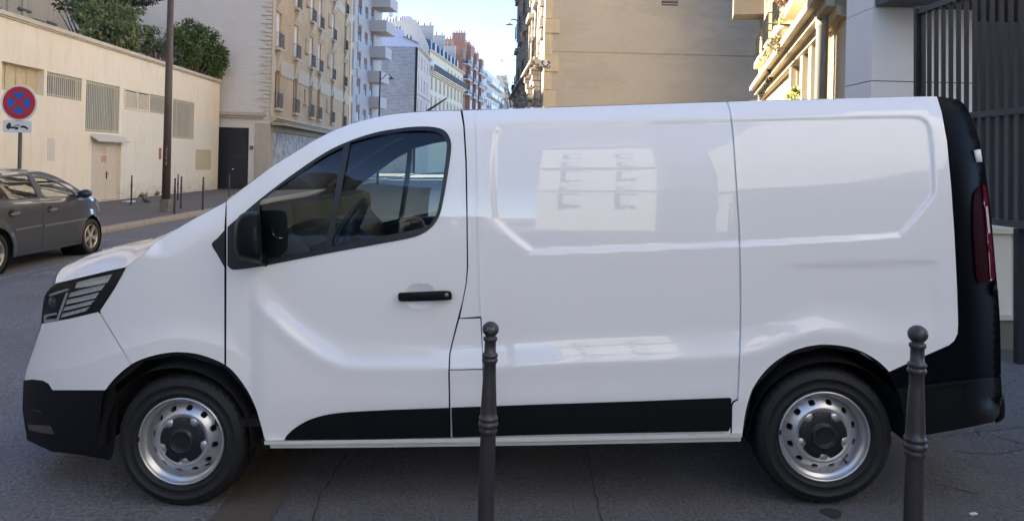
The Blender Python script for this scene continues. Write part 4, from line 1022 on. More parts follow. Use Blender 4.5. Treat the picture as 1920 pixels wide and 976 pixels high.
shrub('roof_conifer', 'dark needled branches of a conifer behind the leftmost roof shrub', [(150,12,36,40,7),(130,25,36,22,5),(185,-5,36,60,10),(250,-8,36,40,12),(160,38,36,30,4)], 4500, .13, ((.018,.032,.022),(.03,.045,.03),(.012,.02,.014)), 9)
shrub('roof_shrub', 'thin feathery shrub with bare twigs between the two big roof shrubs', [(285,76,36,20,22),(300,90,37,22,16),(275,90,35.5,16,14),(318,96,37.6,18,14)], 3600, .10, ((.08,.11,.05),(.13,.16,.08),(.05,.07,.03)), 6)
shrub('roof_shrub', 'dense dark green bush spilling over the coping, right of the lamp post', [(352,74,39.8,30,30),(382,92,42.2,32,36),(400,114,43.6,24,28),(345,98,39.2,26,22),(330,78,38.4,22,22),(408,130,44.0,15,16),(382,122,41.9,30,16),(362,57,40.6,22,16),(350,118,39.4,20,10)], 12000, .15, ((.055,.10,.02),(.11,.16,.035),(.03,.06,.014)), 7)
mb = MB(); rnd = random.Random(4)
for cx_, n in ((273, 6), (300, 3)):
    p = A1.loc(cx_, 0)[0]
    for i in range(n*7):
        a = rnd.uniform(-.25, .25)*n/4; mb.bar((p+a, -.02-rnd.random()*.1, .32), (p+a+rnd.uniform(-.08,.08), -.05-rnd.random()*.15, .32+rnd.uniform(.05,.2)), .012)
o = mb.build('weeds', plain('dry_weeds', (.10,.09,.04), .9)); o.location = A1.o; o.rotation_euler = (0, 0, A1.a); tag(o, kind='stuff')
# ================================================================== far street, left side
A2b = Fac(-25.5-.0535*13.5, 35.52, 93.0)
nb = A2b.thing('rear_apartment_block', 'plain beige block behind the roof shrubs, between the grey block and the white brick gable', 'building')
mb = wall_mb(0, 8.6, 0, 26, [(x, x+1.1, z, z+1.8) for x in (1.2, 5) for z in (8, 11, 13.9)], .2); body_mb(0, 8.6, 0, 26, 10, mb); mb.build('wall', M['beigr'], nb)
for x in (1.2, 5):
    for z in (8, 11, 13.9): window(nb, (x, x+1.1, z, z+1.8), .15, .07)
# modern grey block with balconies
B3 = Fac(-16.45, 75, 84)
mo_ = B3.thing('balcony_apartment_block', 'grey modern apartment block with boxy projecting balconies, behind the yellow brick building', 'building')
M['lilac'] = plaster('grey_lilac_concrete', (.40,.38,.37), .12, 1.); M['lil2'] = plaster('balcony_concrete', (.42,.40,.39), .1, 1.5)
x1_, x2_, x3_, x4_ = [B3.loc(p, 100)[0] for p in (661, 670, 683, 694)]; xE = B3.loc(706, 100)[0]
fl = []; zb0 = B3.loc(672, 26)[1]; dz = 2.75
hs = []
for k in range(-2, 6):
    z = zb0-dz*k+dz*.0
    if z < 3: continue
    hs += [(x1_-.1, x1_+.4, z-.4, z+1.7, 0), (x2_, x2_+1.25, z, z+1.6, 1), (x3_, x3_+1.1, z, z+1.3, 1), (x4_, x4_+1.2, z, z+1.6, 1)]
hs.sort()
mb = wall_mb(0, xE+2, 0, 24.5, [h_[:4] for h_ in hs], .1); body_mb(0, xE+2, 0, 24.5, 10, mb); mb.build('wall', M['lilac'], mo_)
for h_ in hs: window(mo_, h_[:4], .06, .06, (.45 if h_[4] else .0001, 'shutb') if h_[4] else None, 1 if h_[4] else 0)
for k in range(-2, 6):
    z = zb0-dz*k
    if z < 3: continue
    o_ = max(.8, 1.9-.22*k); xa = x4_-.5+(.6 if k % 2 else 0); xb = xE+(.8 if k < 1 else .2)
    mb = MB(); mb.box(xa, xb, -o_, -o_+.12, z-1.1, z+.1); mb.box(xa, xa+.12, -o_+.12, 0, z-1.1, z+.1); mb.box(xb-.12, xb, -o_+.12, 0, z-1.1, z+.1); mb.box(xa+.12, xb-.12, -o_+.12, 0, z-1.1, z-.95); mb.build('balcony', M['lil2'], mo_)
    mb = MB(); mb.box(x2_-.08, x2_+1.33, -.12, 0, z-1.05, z-.12); mb.build('window_box', M['lilac'], mo_)
# grey brick gable with lilac attic
B4 = Fac(-13.86, 105, 89.1)
g4 = B4.thing('pink_facade_house', 'old house with grey brick gable, lilac painted attic and pale pink street front', 'house')
M['gbrick'] = brick('grey_brick', (.17,.18,.19), (.27,.28,.30), (.33,.33,.33), .5, .2, .03, blot=.3, bumpd=.02)
M['lilp'] = plaster('lilac_paint', (.42,.44,.55), .1, 1.); M['pinkf'] = plaster('pale_pink_render', (.53,.46,.39), .2, 1.); M['yel'] = plaster('pale_yellow_stone', (.68,.58,.42), .2, 1.)
G4 = Fac(-13.86, 105, 0)
def gl(px, py): p = G4.loc(px, py); return -p[0], p[1]
yw, zg = gl(703, 93); _, zg0 = gl(776, 88); _, zr = gl(705, 60); yp, zp = gl(735, 66)
L4 = 14.2
mb = MB(); mb.quad((0,0,0), (0,0,zg0), (0,yw+1,zg0), (0,yw+1,0)); mb.quad((0,yw+1,0),(0,yw+1,zg0),(L4,yw+1,zg0),(L4,yw+1,0)); mb.build('brick_gable', M['gbrick'], g4)
ys1 = gl(757, 60); ys2 = gl(738, 53)
mb = MB(); att = [(0, zg0+.01), (0, gl(776,82)[1]), (ys1[0], gl(757,70)[1]), (ys1[0]+.05, gl(757,56)[1]), (ys2[0], gl(738,56)[1]), (ys2[0]+.05, gl(738,66)[1]), (gl(716,59)[0], gl(716,59)[1]), (yw+1, gl(703,66)[1]), (yw+1, zg0+.01)]
n = len(att); vs = [(-.02, a, b) for a, b in att]+[(.9, a, b) for a, b in att]; mb.add(vs, [tuple(range(n)), tuple(range(2*n-1, n-1, -1))]+[(i, (i+1)%n, (i+1)%n+n, i+n) for i in range(n)]); mb.build('attic_gable', M['lilp'], g4)
mb = MB(); mb.bar((.3, -.1, gl(776,81)[1]), (.3, ys1[0], gl(757,69)[1]), 1.3, .18); mb.bar((.3, ys2[0], gl(738,65)[1]), (.3, gl(716,57)[0], gl(716,57)[1]), 1.3, .16); mb.bar((.3, gl(716,57)[0], gl(716,57)[1]), (.3, yw+1, gl(703,65)[1]), 1.3, .16)
mb.quad((.9, 0, gl(776,82)[1]-.1), (L4, 0, gl(776,82)[1]-.1), (L4, 4, gl(757,70)[1]), (.9, 4, gl(757,70)[1])); mb.build('zinc_roof', M['zinc'], g4)
for q in (gl(743,55), gl(749,55), gl(763,72), gl(770,74)):
    mb = MB(); mb.lathe([(.13,0),(.1,.5),(.14,.55)], 8, (.3, q[0], q[1])); mb.build('chimney_pot', M['zinc'], g4)
ztp = B4.loc(778, 84)[1]
hs = [(1.2+i*3.1, 2.2+i*3.1, z, z+1.9) for i in range(4) for z in (ztp-2.6, ztp-5.8, ztp-9, ztp-12.2)]
mb = wall_mb(0, L4, 0, ztp, hs, .2); mb.quad((L4,0,0),(L4,0,ztp),(L4,9,ztp),(L4,9,0)); mb.quad((0,0,ztp),(L4,0,ztp),(L4,9,ztp),(0,9,ztp)); mb.build('street_wall', M['pinkf'], g4)
for h_ in hs: window(g4, h_, .14, .07, (.9, 'frame') if (h_[0]*3+h_[2]) % 2 > 1 else None)
ledge(g4, 0, L4, ztp-.1, ztp+.25, .4, 'pinkf', 'cornice'); ledge(g4, 0, L4, ztp-6.6, ztp-6.4, .2, 'pinkf', 'string_course')
mb = MB(); mb.box(-.04, .18, -.03, .0, 0, ztp); mb.box(-.05, -.02, 0, .28, 0, ztp); mb.build('dark_edge_strip', M['dark'], g4)
# yellow classical building with mansard
def RX(px, y): return (px-CX)/F*y
B5 = Fac(RX(800.5,119), 119, 83.8)
g5 = B5.thing('mansard_building', 'pale yellow classical building with long balcony, slate mansard and beige party wall', 'building')
LE = B5.loc(867.7, 168)[0]; zco = B5.loc(800.5, 91)[1]; zbal = B5.loc(801.2, 129.6)[1]
nc = 9; hs = []
for i in range(nc):
    x = LE*(i+.5)/nc
    hs += [(x-.55, x+.55, z, z+(1.9 if z > zbal else 2.2)) for z in (zbal+.35, zbal-3.0, zbal-6.3, zbal-9.4)]
mb = wall_mb(0, LE, 0, zco, hs, .1); mb.quad((LE,0,0),(LE,0,zco),(LE,11,zco),(LE,11,0)); mb.build('street_wall', M['yel'], g5)
for h_ in hs: window(g5, h_, .06, .08, (.7, 'frame') if int(h_[0]*7+h_[2]) % 3 else None)
mb = MB()
for h_ in hs:
    if h_[2] < zbal: mb.box(h_[0]-.16, h_[0]-.02, -.06, 0, h_[2], h_[3]+.1); mb.box(h_[1]+.02, h_[1]+.16, -.06, 0, h_[2], h_[3]+.1); mb.box(h_[0]-.25, h_[1]+.25, -.16, 0, h_[3]+.12, h_[3]+.3)
mb.build('window_surrounds', M['yel'], g5)
ledge(g5, 0, LE, zbal-.7, zbal-.1, .9, 'yel', 'balcony_cornice', 3); ledge(g5, 0, LE, zco-.15, zco+.15, .45, 'yel', 'roof_cornice', 2); ledge(g5, 0, LE, zbal-6.9, zbal-6.7, .2, 'yel', 'string_course', 1)
mb = MB(); 
for i in range(130): x = LE*i/130; mb.box(x, x+.09, -.85, -.78, zbal-.08, zbal+.95)
mb.box(0, LE, -.88, -.74, zbal+.95, zbal+1.03); mb.build('long_balcony_railing', plain('dark_grey_rail', (.07,.075,.08), .6), g5)
ztop = zco+4.6
mb = MB(); mb.quad((0,.3,zco+.16),(LE,.3,zco+.16),(LE,2.6,ztop-1.2),(0,2.6,ztop-1.2),smooth=False); mb.quad((0,2.6,ztop-1.2),(LE,2.6,ztop-1.2),(LE,6,ztop),(0,6,ztop)); mb.quad((0,11,zco),(LE,11,zco),(LE,6,ztop),(0,6,ztop)); mb.build('mansard_roof', M['slate'], g5)
for i in range(nc-1):
    x = LE*(i+.9)/nc; mb = MB(); mb.box(x-.6, x+.6, .5, 2.2, zco+.5, zco+2.2); d_ = mb.build('dormer', M['zinc'], g5)
    mb = MB(); mb.box(x-.4, x+.4, .44, .5, zco+.7, zco+2.0); mb.build('dormer_pane', M['frame'] if i % 2 else M['wglass'], d_)
G5 = Fac(RX(800.5,119), 119, 0)
def g5l(px, py): p = G5.loc(px, py); return -p[0], p[1]
mb = MB(); pr = [(0.2, 0), (.2, g5l(799,88)[1]), (1.0, g5l(790,66)[1]), (g5l(780,38)[0], g5l(780,38)[1]), (g5l(770,36)[0], g5l(770,35)[1]), (g5l(740,36)[0], g5l(740,40)[1]), (g5l(703,38)[0]+3, g5l(703,40)[1]), (g5l(703,38)[0]+3, 0)]
n = len(pr); vs = [(-.3, a, b) for a, b in pr]+[(.15, a, b) for a, b in pr]; mb.add(vs, [tuple(range(n)), tuple(range(2*n-1, n-1, -1))]+[(i, (i+1)%n, (i+1)%n+n, i+n) for i in range(n)]); mb.build('party_wall', plaster('pale_grey_beige_party_wall', (.46,.43,.38), .3, 1.), g5)
rnd = random.Random(8)
for px in (706, 712, 718, 724, 730, 736, 741, 750, 754, 758, 762, 766, 770): 
    q = g5l(px, 38 if px < 745 else 36); mb = MB(); hh = rnd.uniform(.35, .9); mb.lathe([(.14,0),(.11,hh),(.15,hh+.05)], 8, (-.05, q[0], q[1]-.1)); mb.build('chimney_pot', M['pot'], g5)
for xx, zt_ in ((LE*.30, 3.4), (LE*.62, 3.4), (LE-.6, 3.2)):
    chimney(g5, xx, xx+.5, 1.6, 7, zco, zco+zt_+2.2, 'pinkf', 5, 'y')
mb = MB(); q = g5l(744, 15); q2 = g5l(744, 40); mb.bar((0,q[0],q2[1]), (0,q[0],q[1]), .07); mb.bar((0,q[0]-.2,q[1]), (0,q[0]+.9,q[1]), .05); mb.build('aerial', M['zinc'], g5)
q = g5l(732, 27); mb = MB(); mb.lathe([(.0001,.15),(.3,.08),(.42,0)], 20, (-.3, q[0], q[1]), 'x', cap=False); mb.bar((-.1,q[0],q[1]), (-.1,q[0],q[1]-1), .06); mb.build('satellite_dish', plain('grey_dish', (.4,.42,.45), .5), g5)
# red brick building
B6 = Fac(RX(863,153), 153, 83.5)
g6 = B6.thing('red_brick_building', 'tall red brick building with stepped bays, white balcony slabs and brick chimneys', 'building')
M['rbrick'] = brick('red_brick', (.28,.155,.11), (.36,.20,.145), (.34,.23,.18), .5, .16, .02, blot=.35, dc=(.20,.08,.05))
z6 = B6.loc(863, 86)[1]; L6 = B6.loc(905, 130)[0]
hs = []; nb6 = 7
for i in range(nb6):
    x = L6*(i+.5)/nb6; hs += [(x-.6, x+.6, z6-2.9-3.1*k, z6-.9-3.1*k) for k in range(6)]
mb = wall_mb(0, L6, 0, z6, hs, .1); body_mb(0, L6, 0, z6, 12, mb); mb.build('brick_wall', M['rbrick'], g6)
for h_ in hs: window(g6, h_, .06, .12)
for i in (1, 3, 5):
    x = L6*(i+.5)/nb6; mb = MB(); mb.box(x-1.7, x+1.7, -.9, -.01, 3, z6+(1.4 if i == 1 else .6)); b_ = mb.build('bay', M['rbrick'], g6)
    for k in range(5):
        w_ = window(b_, (x-1, x+1, z6-2.9-3.1*k, z6-1-3.1*k), -.96, .15)
for k in (0, 1, 2):
    for i in (0, 2, 4, 6):
        x = L6*(i+.5)/nb6; z = z6-3.1-3.1*k; mb = MB(); mb.box(x-2, x+2, -1.2, 0, z-.18, z); sl = mb.build('balcony_slab', M['frame'], g6)
        mb = MB(); mb.box(x-2, x+2, -1.2, -1.15, z, z+.95); mb.build('railing', plain('grey_mesh_rail', (.10,.11,.12), .6), sl)
for i, (a_, zz) in enumerate(((-2.5, 2.6), (3, 3.6), (9, 2.6), (15, 2.4), (21, 2.0))):
    if a_ < 0: chimney(g6, .2, 1.2, 2, 5, z6, z6+1.8, 'rbrick', 5, 'y'); continue
    chimney(g6, a_, a_+1.3, .3, 3, z6, z6+zz, 'rbrick', 5, 'y')
G6 = Fac(RX(863,153), 153, 0)
q = G6.loc(837, 95); mb = MB(); mb.box(-.12, -.02, -q[0]-.7, -q[0]+.7, q[1]-.5, q[1]+1.1); mb.build('gable_window', M['wglass'], g6)
q = G6.loc(834, 105); mb = MB(); mb.box(-3.2, -.02, -q[0]-1.6, -q[0]+1.2, q[1]-1.5, q[1]+.4); mb.build('white_roof_shed', M['frame'], g6)
q = G6.loc(864, 67); mb = MB(); mb.bar((1,1.5,z6), (1,1.5,q[1]), .06); mb.bar((1,.3,q[1]), (1,2.9,q[1]-.1), .05); mb.build('aerial', M['zinc'], g6)
# white modern block, pale end block
B7 = Fac(RX(908,192), 192, 83.6)
g7 = B7.thing('white_balcony_building', 'white modern building with long balconies, near the vanishing end of the street', 'building')
z7 = B7.loc(908, 127)[1]; L7 = B7.loc(937, 146)[0]
hs = [(L7*(i+.3)/8, L7*(i+.75)/8, z7-3-3.2*k, z7-1-3.2*k) for i in range(8) for k in range(6)]
mb = wall_mb(0, L7, 0, z7, hs, .1); body_mb(0, L7, 0, z7, 12, mb); mb.build('wall', plaster('white_render_far', (.66,.66,.66), .1, 1.), g7)
for h_ in hs: window(g7, h_, .06, .1)
for k in (1, 2, 3):
    z = z7-3.2*k-.2
    for a_, b_ in ((.5, L7*.48), (L7*.55, L7-.5)):
        mb = MB(); mb.box(a_, b_, -1.5, -1.35, z-.25, z+.9); mb.box(a_, b_, -1.35, 0, z-.25, z-.05); mb.build('balcony', M['frame'], g7)
B8 = Fac(RX(926,240), 240, 0)
g8 = B8.thing('end_block', 'beige block with a sloping zinc roof closing the far end of the street', 'building')
z8 = B8.loc(926, 141)[1]; xs8 = [B8.loc(p, 150)[0] for p in (926, 951, 963)]; zz8 = B8.loc(963, 196)[1]
mb = MB(); p_ = [(0,0),(0,z8),(xs8[1],z8),(xs8[1]+.4,z8-4),(xs8[2],zz8+1),(xs8[2]+3,zz8),(xs8[2]+3,0)]; mb.prism(p_, 0, 14); mb.build('wall', M['stone'], g8)
q0 = B8.loc(936, 186); q1 = B8.loc(957, 205); mb = MB(); mb.add([(q0[0],-.1,q0[1]-6),(q0[0],-.1,q0[1]),(q0[0]+1.2,-.1,q0[1]),(q1[0],-.1,q1[1]-4),(q0[0],-3,q0[1]-6),(q1[0],-3,q1[1]-4)], [(0,1,2,3),(1,4,5,2),(0,4,1),(2,5,3),(0,3,5,4)]); mb.build('slate_roof', plain('blue_slate', (.10,.13,.19), .5), g8)
# bare tree at the end of the street
p = PY(958, 205, 170); tr = thing('street_tree', 'thin bare twiggy tree at the end of the street, left of the stone corner', 'tree', loc=(p.x+1.5, p.y, CW(0,0,GL).z-.3))
mb = MB(); tips = []; rnd = random.Random(12)
for i in range(16):
    q = PY(rnd.uniform(945, 973), rnd.uniform(114, 185), 170+rnd.uniform(-2, 2)); tips.append(q-Vector(tr.location))
limbs(mb, (0, 0, 4), tips, .12, 3); mb.tube([(0,0,0),(0,0,4.2)], [.22,.14]); mb.build('trunk', M['bark'], tr)
bl = [(t_.x, t_.y, t_.z, .9, .9, .8) for t_ in tips]; leaves('crown', bl, 420, .34, ((.05,.06,.03),(.10,.11,.07),(.04,.05,.03)), tr, 3)

# ================================================================== RIGHT: stone corner building and tan gable
RS = Fac(1.22, 32, 0)
rsb = RS.thing('stone_corner_building', 'carved stone building with balconies and a huge blank tan gable, rising right behind the van', 'building')
t = NT('tan_gable_render'); co = t.wallco(); t.set(Roughness=.9); sp = t.n('SeparateXYZ'); t.l(t.tc.outputs['Object'], sp.inputs[0])
x = t.mix(t.ramp(t.noise(.16, 6, .6, co), [(.35, 0.), (.65, 1.)]), (.44,.395,.325), (.385,.345,.285))
x = t.mix(t.ramp(t.noise(.5, 7, .7, co, (.35,1,1)), [(.48, 0.), (.56, .65)]), x, (.36,.32,.26)); x = t.mix(t.ramp(t.noise(5, 6, .7, co), [(.4, 0.), (.9, .25)]), x, (.27,.22,.17)); t.col(x); t.bump(t.noise(30, 4, .6, co), .2, .01); M['tan'] = t.m
M['ashl'] = brick('dirty_ashlar_stone', (.42,.37,.30), (.50,.445,.37), (.20,.17,.14), 1.3, .46, .02, blot=.45, bumpd=.03, dc=(.22,.19,.16))
M['ashl2'] = plaster('yellowish_quoin_stone', (.54,.455,.31), .4, 2.)
HR = 24; WR = 15; DR = 20.5; S3 = R(3.06)
SM = Matrix.Translation((-sin(S3)*DR, cos(S3)*DR, 0)) @ Matrix.Rotation(R(-90)+S3, 4, 'Z')      # side front: local x runs from the far end to the corner
sl_ = [RS.loc(1200, p)[1] for p in (101,)]
mb = MB(); zl1 = sl_[0]
mb.quad((.35,0,0),(WR,0,0),(WR,0,zl1-.02),(.35,0,zl1-.02)); mb.quad((.35,.03,zl1-.02),(WR,.03,zl1-.02),(WR,.03,zl1+.02),(.35,.03,zl1+.02)); mb.quad((.35,.0,zl1+.02),(WR,.0,zl1+.02),(WR,.0,HR),(.35,.0,HR)); mb.quad((WR,0,0),(WR,DR,0),(WR,DR,HR),(WR,0,HR)); mb.quad((0,DR,0),(WR,DR,0),(WR,DR,HR),(0,DR,HR)); mb.quad((0,0,HR),(WR,0,HR),(WR,DR,HR),(0,DR,HR)); mb.build('gable_wall', M['tan'], rsb)
q = RS.loc(1256, 0); mb = MB(); mb.box(q[0]-.35, q[0]+.35, -.01, .02, q[1]-.25, q[1]+.6); vt = mb.build('vent', plain('vent_recess', (.05,.05,.05), .8), rsb)
mb = MB()
for i in range(6): mb.box(q[0]-.33, q[0]+.33, -.03, -.012, q[1]-.2+i*.13, q[1]-.15+i*.13)
mb.build('vent_slats', plain('grey_slats', (.3,.28,.25), .6), vt)
seg = [(-8,36,1035),(36,63,1049),(63,104,1033),(104,135,1047),(135,169,1032),(169,212,1042),(212,250,1032)]
mb = MB(); 
for a_, b_, pr_ in seg:
    zt_, zb_2 = RS.loc(1020, a_)[1]-.01, RS.loc(1020, b_)[1]+.012; xr = RS.loc(pr_, a_)[0]; mb.box(0, xr, -.09-(.02 if pr_ > 1040 else 0), .0, zb_2, zt_)
for k in range(9):
    z0_ = RS.loc(1020, -8)[1]+k*.78; mb.box(0, .75 if k % 2 else .45, -.1, 0, z0_+.01, z0_+.77)
mb.box(0, .36, -.01, .05, 0, HR); mb.build('corner_quoins', M['ashl2'], rsb, bevel=.015)
zb1 = RS.loc(1012, 107)[1]; wxs = [2.2, 6.2, 10.2, 13.9, 17.6]
hs = [(x-.55, x+.55, z, z+2.3) for x in wxs for z in (zb1+.3, zb1+3.7, zb1+7.1, zb1+10.5, zb1-3.4)]
mb = wall_mb(0, DR, 0, HR, hs, .3); mb.xf(SM); mb.build('street_wall', M['ashl'], rsb)
for h_ in hs:
    w_ = window(rsb, h_, .2, .08); w_.matrix_local = SM; r_ = railing(rsb, h_[0]-.1, h_[1]+.1, h_[2], .95, -.25, pitch=.14); r_.matrix_local = SM
    s_ = MB(); s_.box(h_[0]-.3, h_[0]-.05, -.14, 0, h_[2], h_[3]+.2); s_.box(h_[1]+.05, h_[1]+.3, -.14, 0, h_[2], h_[3]+.2); s_.box(h_[0]-.4, h_[1]+.4, -.3, 0, h_[3]+.2, h_[3]+.45); s_.xf(SM); s_.build('window_surround', M['ashl2'] if 0 else M['ashl'], rsb)
for z, o_, zz in ((zb1-.35, .55, .3), (zb1+6.7, .4, .3), (zb1+13.6, .6, .5)):
    l_ = ledge(rsb, 0, DR-.3, z, z+zz, o_, 'ashl', 'balcony_ledge', 3); l_.matrix_local = SM
for x in (12, 15.7, 19.4, 8.2, 4.2):
    mb = MB(); z = zb1-.36
    for k in range(6): mb.box(x-.22, x+.22, -.5+.07*k, 0, z-.28*(k+1), z-.28*k-.005)
    mb.xf(SM); mb.build('carved_console', M['ashl'], rsb, bevel=.03)
mb = MB(); z = zb1+.9
for k in range(14): mb.box(19.2, 20.0, -.14-(.05 if k % 2 else 0), 0, z+k*.47, z+k*.47+.44)
mb.xf(SM); mb.build('bossed_pier', M['ashl'], rsb, bevel=.03)
# mosaic tile panel (plain squares)
q0 = RS.loc(1012.5, 113); q1 = RS.loc(1031.5, 128.5); mb = MB(); mb.box(q0[0]+.03, q1[0], -.135, -.112, q1[1], q0[1])
mo2 = mb.build('mosaic_backing', plain('brown_tiles', (.13,.09,.08), .3), None); tag(mo2, 'small brown and white mosaic tile panel set on the stone quoins', 'mosaic'); mo2.location = RS.o; mo2.name = 'wall_mosaic'
mbw = MB(); W_ = q1[0]-q0[0]-.03; H_ = q0[1]-q1[1]; cw, ch = W_/8, H_/6
for i, j in ((3,4),(4,4),(2,3),(5,3),(1,1),(6,1),(3,2),(4,2),(2,5),(5,5),(3,5),(4,5),(3,3),(4,3),(0,5),(7,5),(0,2),(7,2)):
    mbw.box(q0[0]+.03+i*cw+.004, q0[0]+.03+(i+1)*cw-.004, -.141, -.136, q1[1]+j*ch+.004, q1[1]+(j+1)*ch-.004)
mbw.build('white_tiles', plain('white_tile', (.75,.72,.75), .3), mo2)
# white flower pot at the foot of the balcony
p = PY(997, 197, 36); fp = thing('flower_pot', 'white flower pot with a yellow-green plant on the stone building ledge', 'flower pot', loc=(p.x, p.y, p.z))
mb = MB(); mb.lathe([(.13,-.25),(.19,.1),(.2,.12),(.17,.12),(.16,.05)], 16); mb.build('pot', M['frame'], fp); leaves('plant', [(0,0,.22,.18,.18,.12)], 120, .12, ((.25,.25,.03),(.35,.33,.05),(.12,.15,.03)), fp, 4)
mb = MB(); mb.box(.3, .36, -.8, .8, -.6, .15); 
# ================================================================== RIGHT: sunlit facade
RF = Fac(9.15, 27.2, -104)
rf = RF.thing('sunlit_apartment_building', 'cream apartment building in low sun with stepped ledges, right of the tan gable', 'building')
M['sunc'] = plaster('warm_cream_stone', (.55,.46,.31), .2, .8)
xn = 15.6
a1 = RF.loc(1566, 14); a2 = RF.loc(1441, 162); zc1 = (a1[1]+a2[1])/2; zlint = RF.loc(1553, 68)[1]
def hx(p0, p1, ptop, zb=None): a_ = RF.loc(p0, ptop); b_ = RF.loc(p1, ptop); return (min(a_[0], b_[0]), max(a_[0], b_[0]), .35 if zb is None else zb, zlint)
hs = [hx(1535, 1552, 95), hx(1517, 1528, 120), hx(1494, 1506, 145)]
xs_ = [h_[0] for h_ in hs]
hs.append((.8, 2.2, 1., zlint-.2)); 
up = [(x, x+1.15, z, z+2.2) for x in (1.2, 4.2, 7.2, 10.2, 13.2) for z in (zc1+.9, zc1+4.1, zc1+7.3)]
mb = wall_mb(0, xn, 0, 17, hs+up, .35); body_mb(0, xn, 0, 17, 9, mb); mb.build('wall', M['sunc'], rf)
for h_ in hs: window(rf, h_, .3, .08)
for h_ in up:
    w_ = window(rf, h_, .2, .08, (.5, 'shut')); s_ = MB(); s_.box(h_[0]-.35, h_[1]+.35, -.42, 0, h_[2]-.22, h_[2]-.02); s_.box(h_[0]-.25, h_[0]-.02, -.12, 0, h_[2]-.01, h_[3]+.1); s_.box(h_[1]+.02, h_[1]+.25, -.12, 0, h_[2]-.01, h_[3]+.1); s_.box(h_[0]-.3, h_[1]+.3, -.25, 0, h_[3]+.1, h_[3]+.3); s_.build('window_surround', M['sunc'], rf)
    railing(rf, h_[0]-.3, h_[1]+.3, h_[2], .85, -.38, pitch=.13)
ledge(rf, 0, xn, zc1-.32, zc1+.12, .5, 'sunc', 'main_ledge', 3); ledge(rf, 0, xn, zlint+.02, zlint+.34, .2, 'sunc', 'lintel_ledge', 2)
mb = MB()
for h_ in hs[:3]: mb.box(h_[0]-.34, h_[0]-.02, -.14, 0, .3, zlint)
mb.box(hs[0][1]+.02, hs[0][1]+.3, -.14, 0, .3, zlint); mb.build('pilaster', M['sunc'], rf)
mb = MB(); mb.box(-.55, .6, -1.15, 0, CW(0,0,0).z*0+RF.loc(1432, 39)[1], 16); mb.build('oriel', plaster('oriel_shade_tone', (.16,.14,.115), .2, 1.), rf)  # dark brown-grey puts the shade of the oriel's end face into its colour
mb = MB(); mb.tube([(-.1,-.12,0),(-.1,-.12,RF.loc(1432,39)[1])], .06); mb.build('downpipe', M['ashl2'], rf)
q = RF.loc(1565, 100)
dp_ = thing('drain_pipe', 'thick beige cast iron drain pipe with a collar beside the white wall panels', 'pipe', loc=tuple(RF.o+RF.ux*q[0]+RF.n*.22), rz=RF.a)
M['pipe'] = plaster('old_beige_pipe_paint', (.40,.36,.30), .3, 3); zk = RF.loc(1565, 52)[1]; zk2 = RF.loc(1565, 28)[1]
mb = MB(); mb.lathe([(.098,0),(.098,zk-.03),(.118,zk),(.112,zk+.05),(.108,zk+.1),(.13,zk2-.05),(.135,zk2),(.112,zk2+.04),(.104,zk2+.06),(.104,15)], 24); mb.build('pipe', M['pipe'], dp_)
mb = MB(); mb.tube([(.23,.02,0),(.23,.02,15)], .055, 12); mb.box(-.14, .32, .0, .16, zk-.0, zk+.04); mb.build('small_pipe', M['pipe'], dp_)
mb = MB()
for i in range(4): mb.lathe([(.0001,0),(.006,-.004)], 8, (-.05+.03*i*(.5 if i > 1 else 1), -.10, RF.loc(1560,178)[1]), 'y')
# hanging bromeliad and blue pot
q = RF.loc(1478, 60); pb = RF.o+RF.ux*q[0]+RF.n*.75+Vector((0,0,q[1]-.0))
q2 = PY(1465, 52, 17.3)
hp = thing('hanging_planter', 'coconut fibre hanging planter with bright yellow-green strap leaves, in the sun', 'planter', loc=(q2.x, q2.y, q2.z))
s = pb.y/F
mb = MB(); mb.lathe([(.0001,-.20),(.10,-.17),(.17,-.06),(.175,.02),(.15,.02),(.13,-.04)], 20); mb.build('basket', plain('pale_fibre_basket', (.45,.40,.33), .9, var=.5, scale=25), hp)
mb = MB(); mb.lathe([(.185,-.01),(.185,.035),(.15,.035),(.15,-.01)], 20, (.03,0,.02)); mb.tube([(.03,0,.03),(.25,.15,.1)], .01); mb.build('rim_band', M['iron'], hp)
rnd = random.Random(21); mb = MB()
for i in range(26):
    a = rnd.uniform(0, 2*pi); L_ = rnd.uniform(.22, .48); up_ = rnd.uniform(.5, 1.3); w0 = .035; pts = []
    for k in range(6): t_ = k/5; r_ = L_*t_*(1/(1+up_*.6)); pts.append(Vector((cos(a)*r_-.05, sin(a)*r_, .02+L_*up_*.75*t_-.35*L_*t_*t_)))
    sd_ = Vector((-sin(a), cos(a), 0)); vs = []
    for k, p_ in enumerate(pts): ww = w0*(1-.8*(k/5)**2)*.5; vs += [p_-sd_*ww, p_+sd_*ww]
    mb.add(vs, [(2*k, 2*k+1, 2*k+3, 2*k+2) for k in range(5)], True)
mb.build('strap_leaves', plain('yellow_green_leaf', (.52,.55,.16), .5, var=.3), hp)
leaves('trailing_plant', [(-.1,.1,-.35,.12,.2,.28)], 260, .09, ((.25,.20,.12),(.32,.25,.16),(.14,.13,.07)), hp, 8)
q = PY(1474, 8, 17.3); vine = leaves('dried_vine', [(0,0,0,.14,.3,.3)], 380, .09, ((.38,.26,.16),(.48,.35,.22),(.22,.16,.10)), None, 15); vine.location = q; tag(vine, 'dry brown vine hanging above the bright planter', 'vine')
mb = MB(); c0 = Vector((0,0,0))
for k in range(4): mb.tube([Vector((.02*k,0,-.35+.1*k))+c0, Vector((.12+.02*k,.05,.0+.1*k)), Vector((.20+.02*k,.1,.4+.1*k))], .009, 6)
q = PY(1478, 62, 17.5); mb.xf(Matrix.Translation(q)); o = mb.build('balcony_brace', M['bar']); tag(o, 'thin pale bars of a balcony rail behind the bright planter', 'railing')
